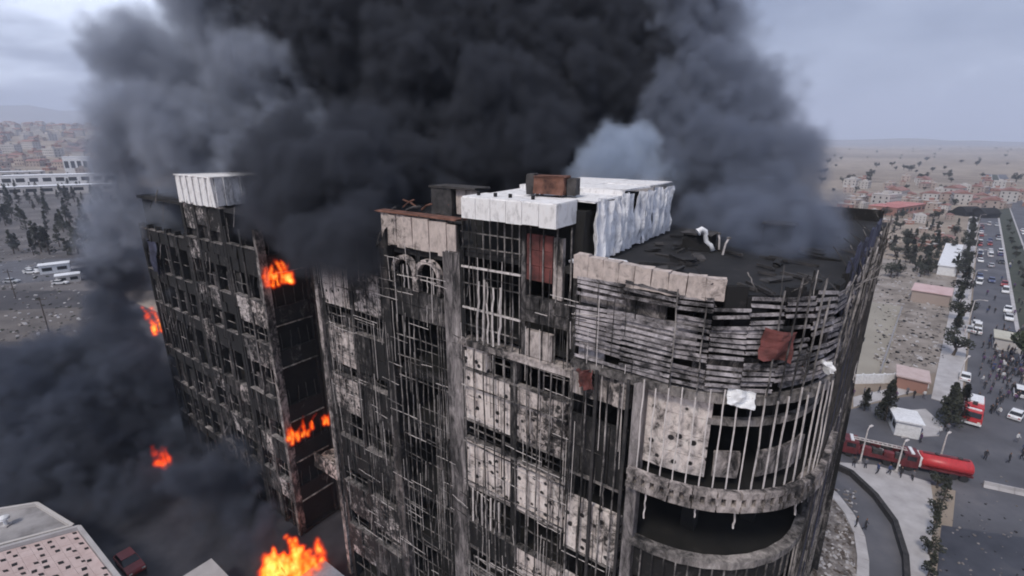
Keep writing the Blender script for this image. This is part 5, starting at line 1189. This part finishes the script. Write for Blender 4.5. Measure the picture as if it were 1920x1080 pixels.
def fire(label, p, spread, n, w, h, seed, red=.5, rz=0.0, name='fire'):
    f = empty(name, p, rz); tag(f, label, 'fire', 'fires burning in and beside the block'); r_ = random.Random(seed)
    vox = .13; ext = (spread[0] + w * 2.4, spread[1] + w * 2.4); res = (int(2 * ext[0] / vox), int(2 * ext[1] / vox), int((h * 1.5 + spread[2]) / vox) + 4)
    ax = [np.linspace(-ext[0], ext[0], res[0], dtype=np.float32), np.linspace(-ext[1], ext[1], res[1], dtype=np.float32), np.linspace(-.3, h * 1.5 + spread[2], res[2], dtype=np.float32)]
    base = np.full(res, -1, np.float32)
    for k in range(n):
        x, y, z = r_.uniform(-1, 1) * spread[0], r_.uniform(-1, 1) * spread[1], spread[2] * r_.random(); hh = h * r_.uniform(.4, 1.1); ww = w * r_.uniform(.5, 1.0); lean = r_.uniform(-.3, .3); l2 = r_.uniform(-.2, .2); ph = r_.uniform(0, 6)
        for i in range(9):
            t = i / 8; q = ww * (.75 + .5 * t) * (1 - t) ** .7 + .08; c = (x + lean * hh * t * t + .3 * ww * math.sin(5 * t + ph), y + l2 * hh * t * t, z + hh * t)
            d = 1 - np.sqrt((ax[0][:, None, None] - c[0]) ** 2 + (ax[1][None, :, None] - c[1]) ** 2 + ((ax[2][None, None, :] - c[2]) * .7) ** 2) / q
            np.maximum(base, d * (1 - .45 * t), out=base)
        if k % 5 == 0:
            obj('flame_tongue', tongue(seed * 31 + k, ww * .35, hh * .5, FL_R if r_.random() < red else FL_Y), f, (x, y, z))
    n1 = fbm(res, vox, 2.7, 1.6, seed)
    dn = np.clip((base + .22 * n1 - .06) * 1.05, 0, 1) * (1 - .7 * red)
    for a in range(3):
        wv = np.clip(np.minimum(np.arange(res[a]), res[a] - 1 - np.arange(res[a])) / 3.0, 0, 1).astype(np.float32); dn *= wv.reshape([-1 if q == a else 1 for q in range(3)])
    v = volume_object('flame_gas', tuple(float(a[0]) for a in ax), tuple(float(a[-1]) for a in ax), res, dn, FV); v.parent = f; v['kind'] = 'stuff'
    return f
def fwdp(px, py, d):                                        # point at depth d behind the facade plane
    r_ = ray(px, py); t = (d + O2.dot(W)) / (r_.x * W.x + r_.y * W.y); return Vector((r_.x * t, r_.y * t, H + r_.z * t))
def sidep(px, py, sv):                                      # point on the recess side wall s = sv
    r_ = ray(px, py); t = (sv + O2.dot(U)) / (r_.x * U.x + r_.y * U.y); return Vector((r_.x * t, r_.y * t, H + r_.z * t))
fire('orange flames high in the dark recess under the smoke', sidep(526, 535, .9), (1.3, .5, .4), 10, .5, 2.2, 3, .25, BZ + math.pi / 2)
fire('wide band of orange flames across a lower storey of the recess', sidep(580, 812, .9), (2.3, .5, .3), 16, .5, 1.9, 5, .3, BZ + math.pi / 2)
fire('red orange flames at the far end of the block beside the grey smoke', loc2w(-31.5, -.7, 18.6), (.7, .6, 1.2), 10, .65, 4.0, 8, .45)
fire('dull red flames half hidden in the dark smoke bank', gp(312, 874, 4), (1.4, .8, .5), 8, .8, 3.0, 9, .85)
fire('big yellow orange blaze on the ground at the foot of the block', gp(545, 1086, 1.2), (3.4, 1.8, .6), 32, 1.25, 3.9, 12, 0)

# ================================================================ the air
hz = bpy.data.materials.new('haze_air'); hz.use_nodes = True; nt = hz.node_tree; nt.nodes.clear()
out = nt.nodes.new('ShaderNodeOutputMaterial'); pv = nt.nodes.new('ShaderNodeVolumePrincipled'); nt.links.new(pv.outputs[0], out.inputs['Volume'])
pv.inputs['Color'].default_value = (.76, .84, 1.0, 1); pv.inputs['Density'].default_value = .00022
mb = MB(); mb.box(-15000, 15000, -2500, 17000, -40, 620)
o = obj('haze', mb.mesh('haze', hz)); tag(o, kind='stuff')
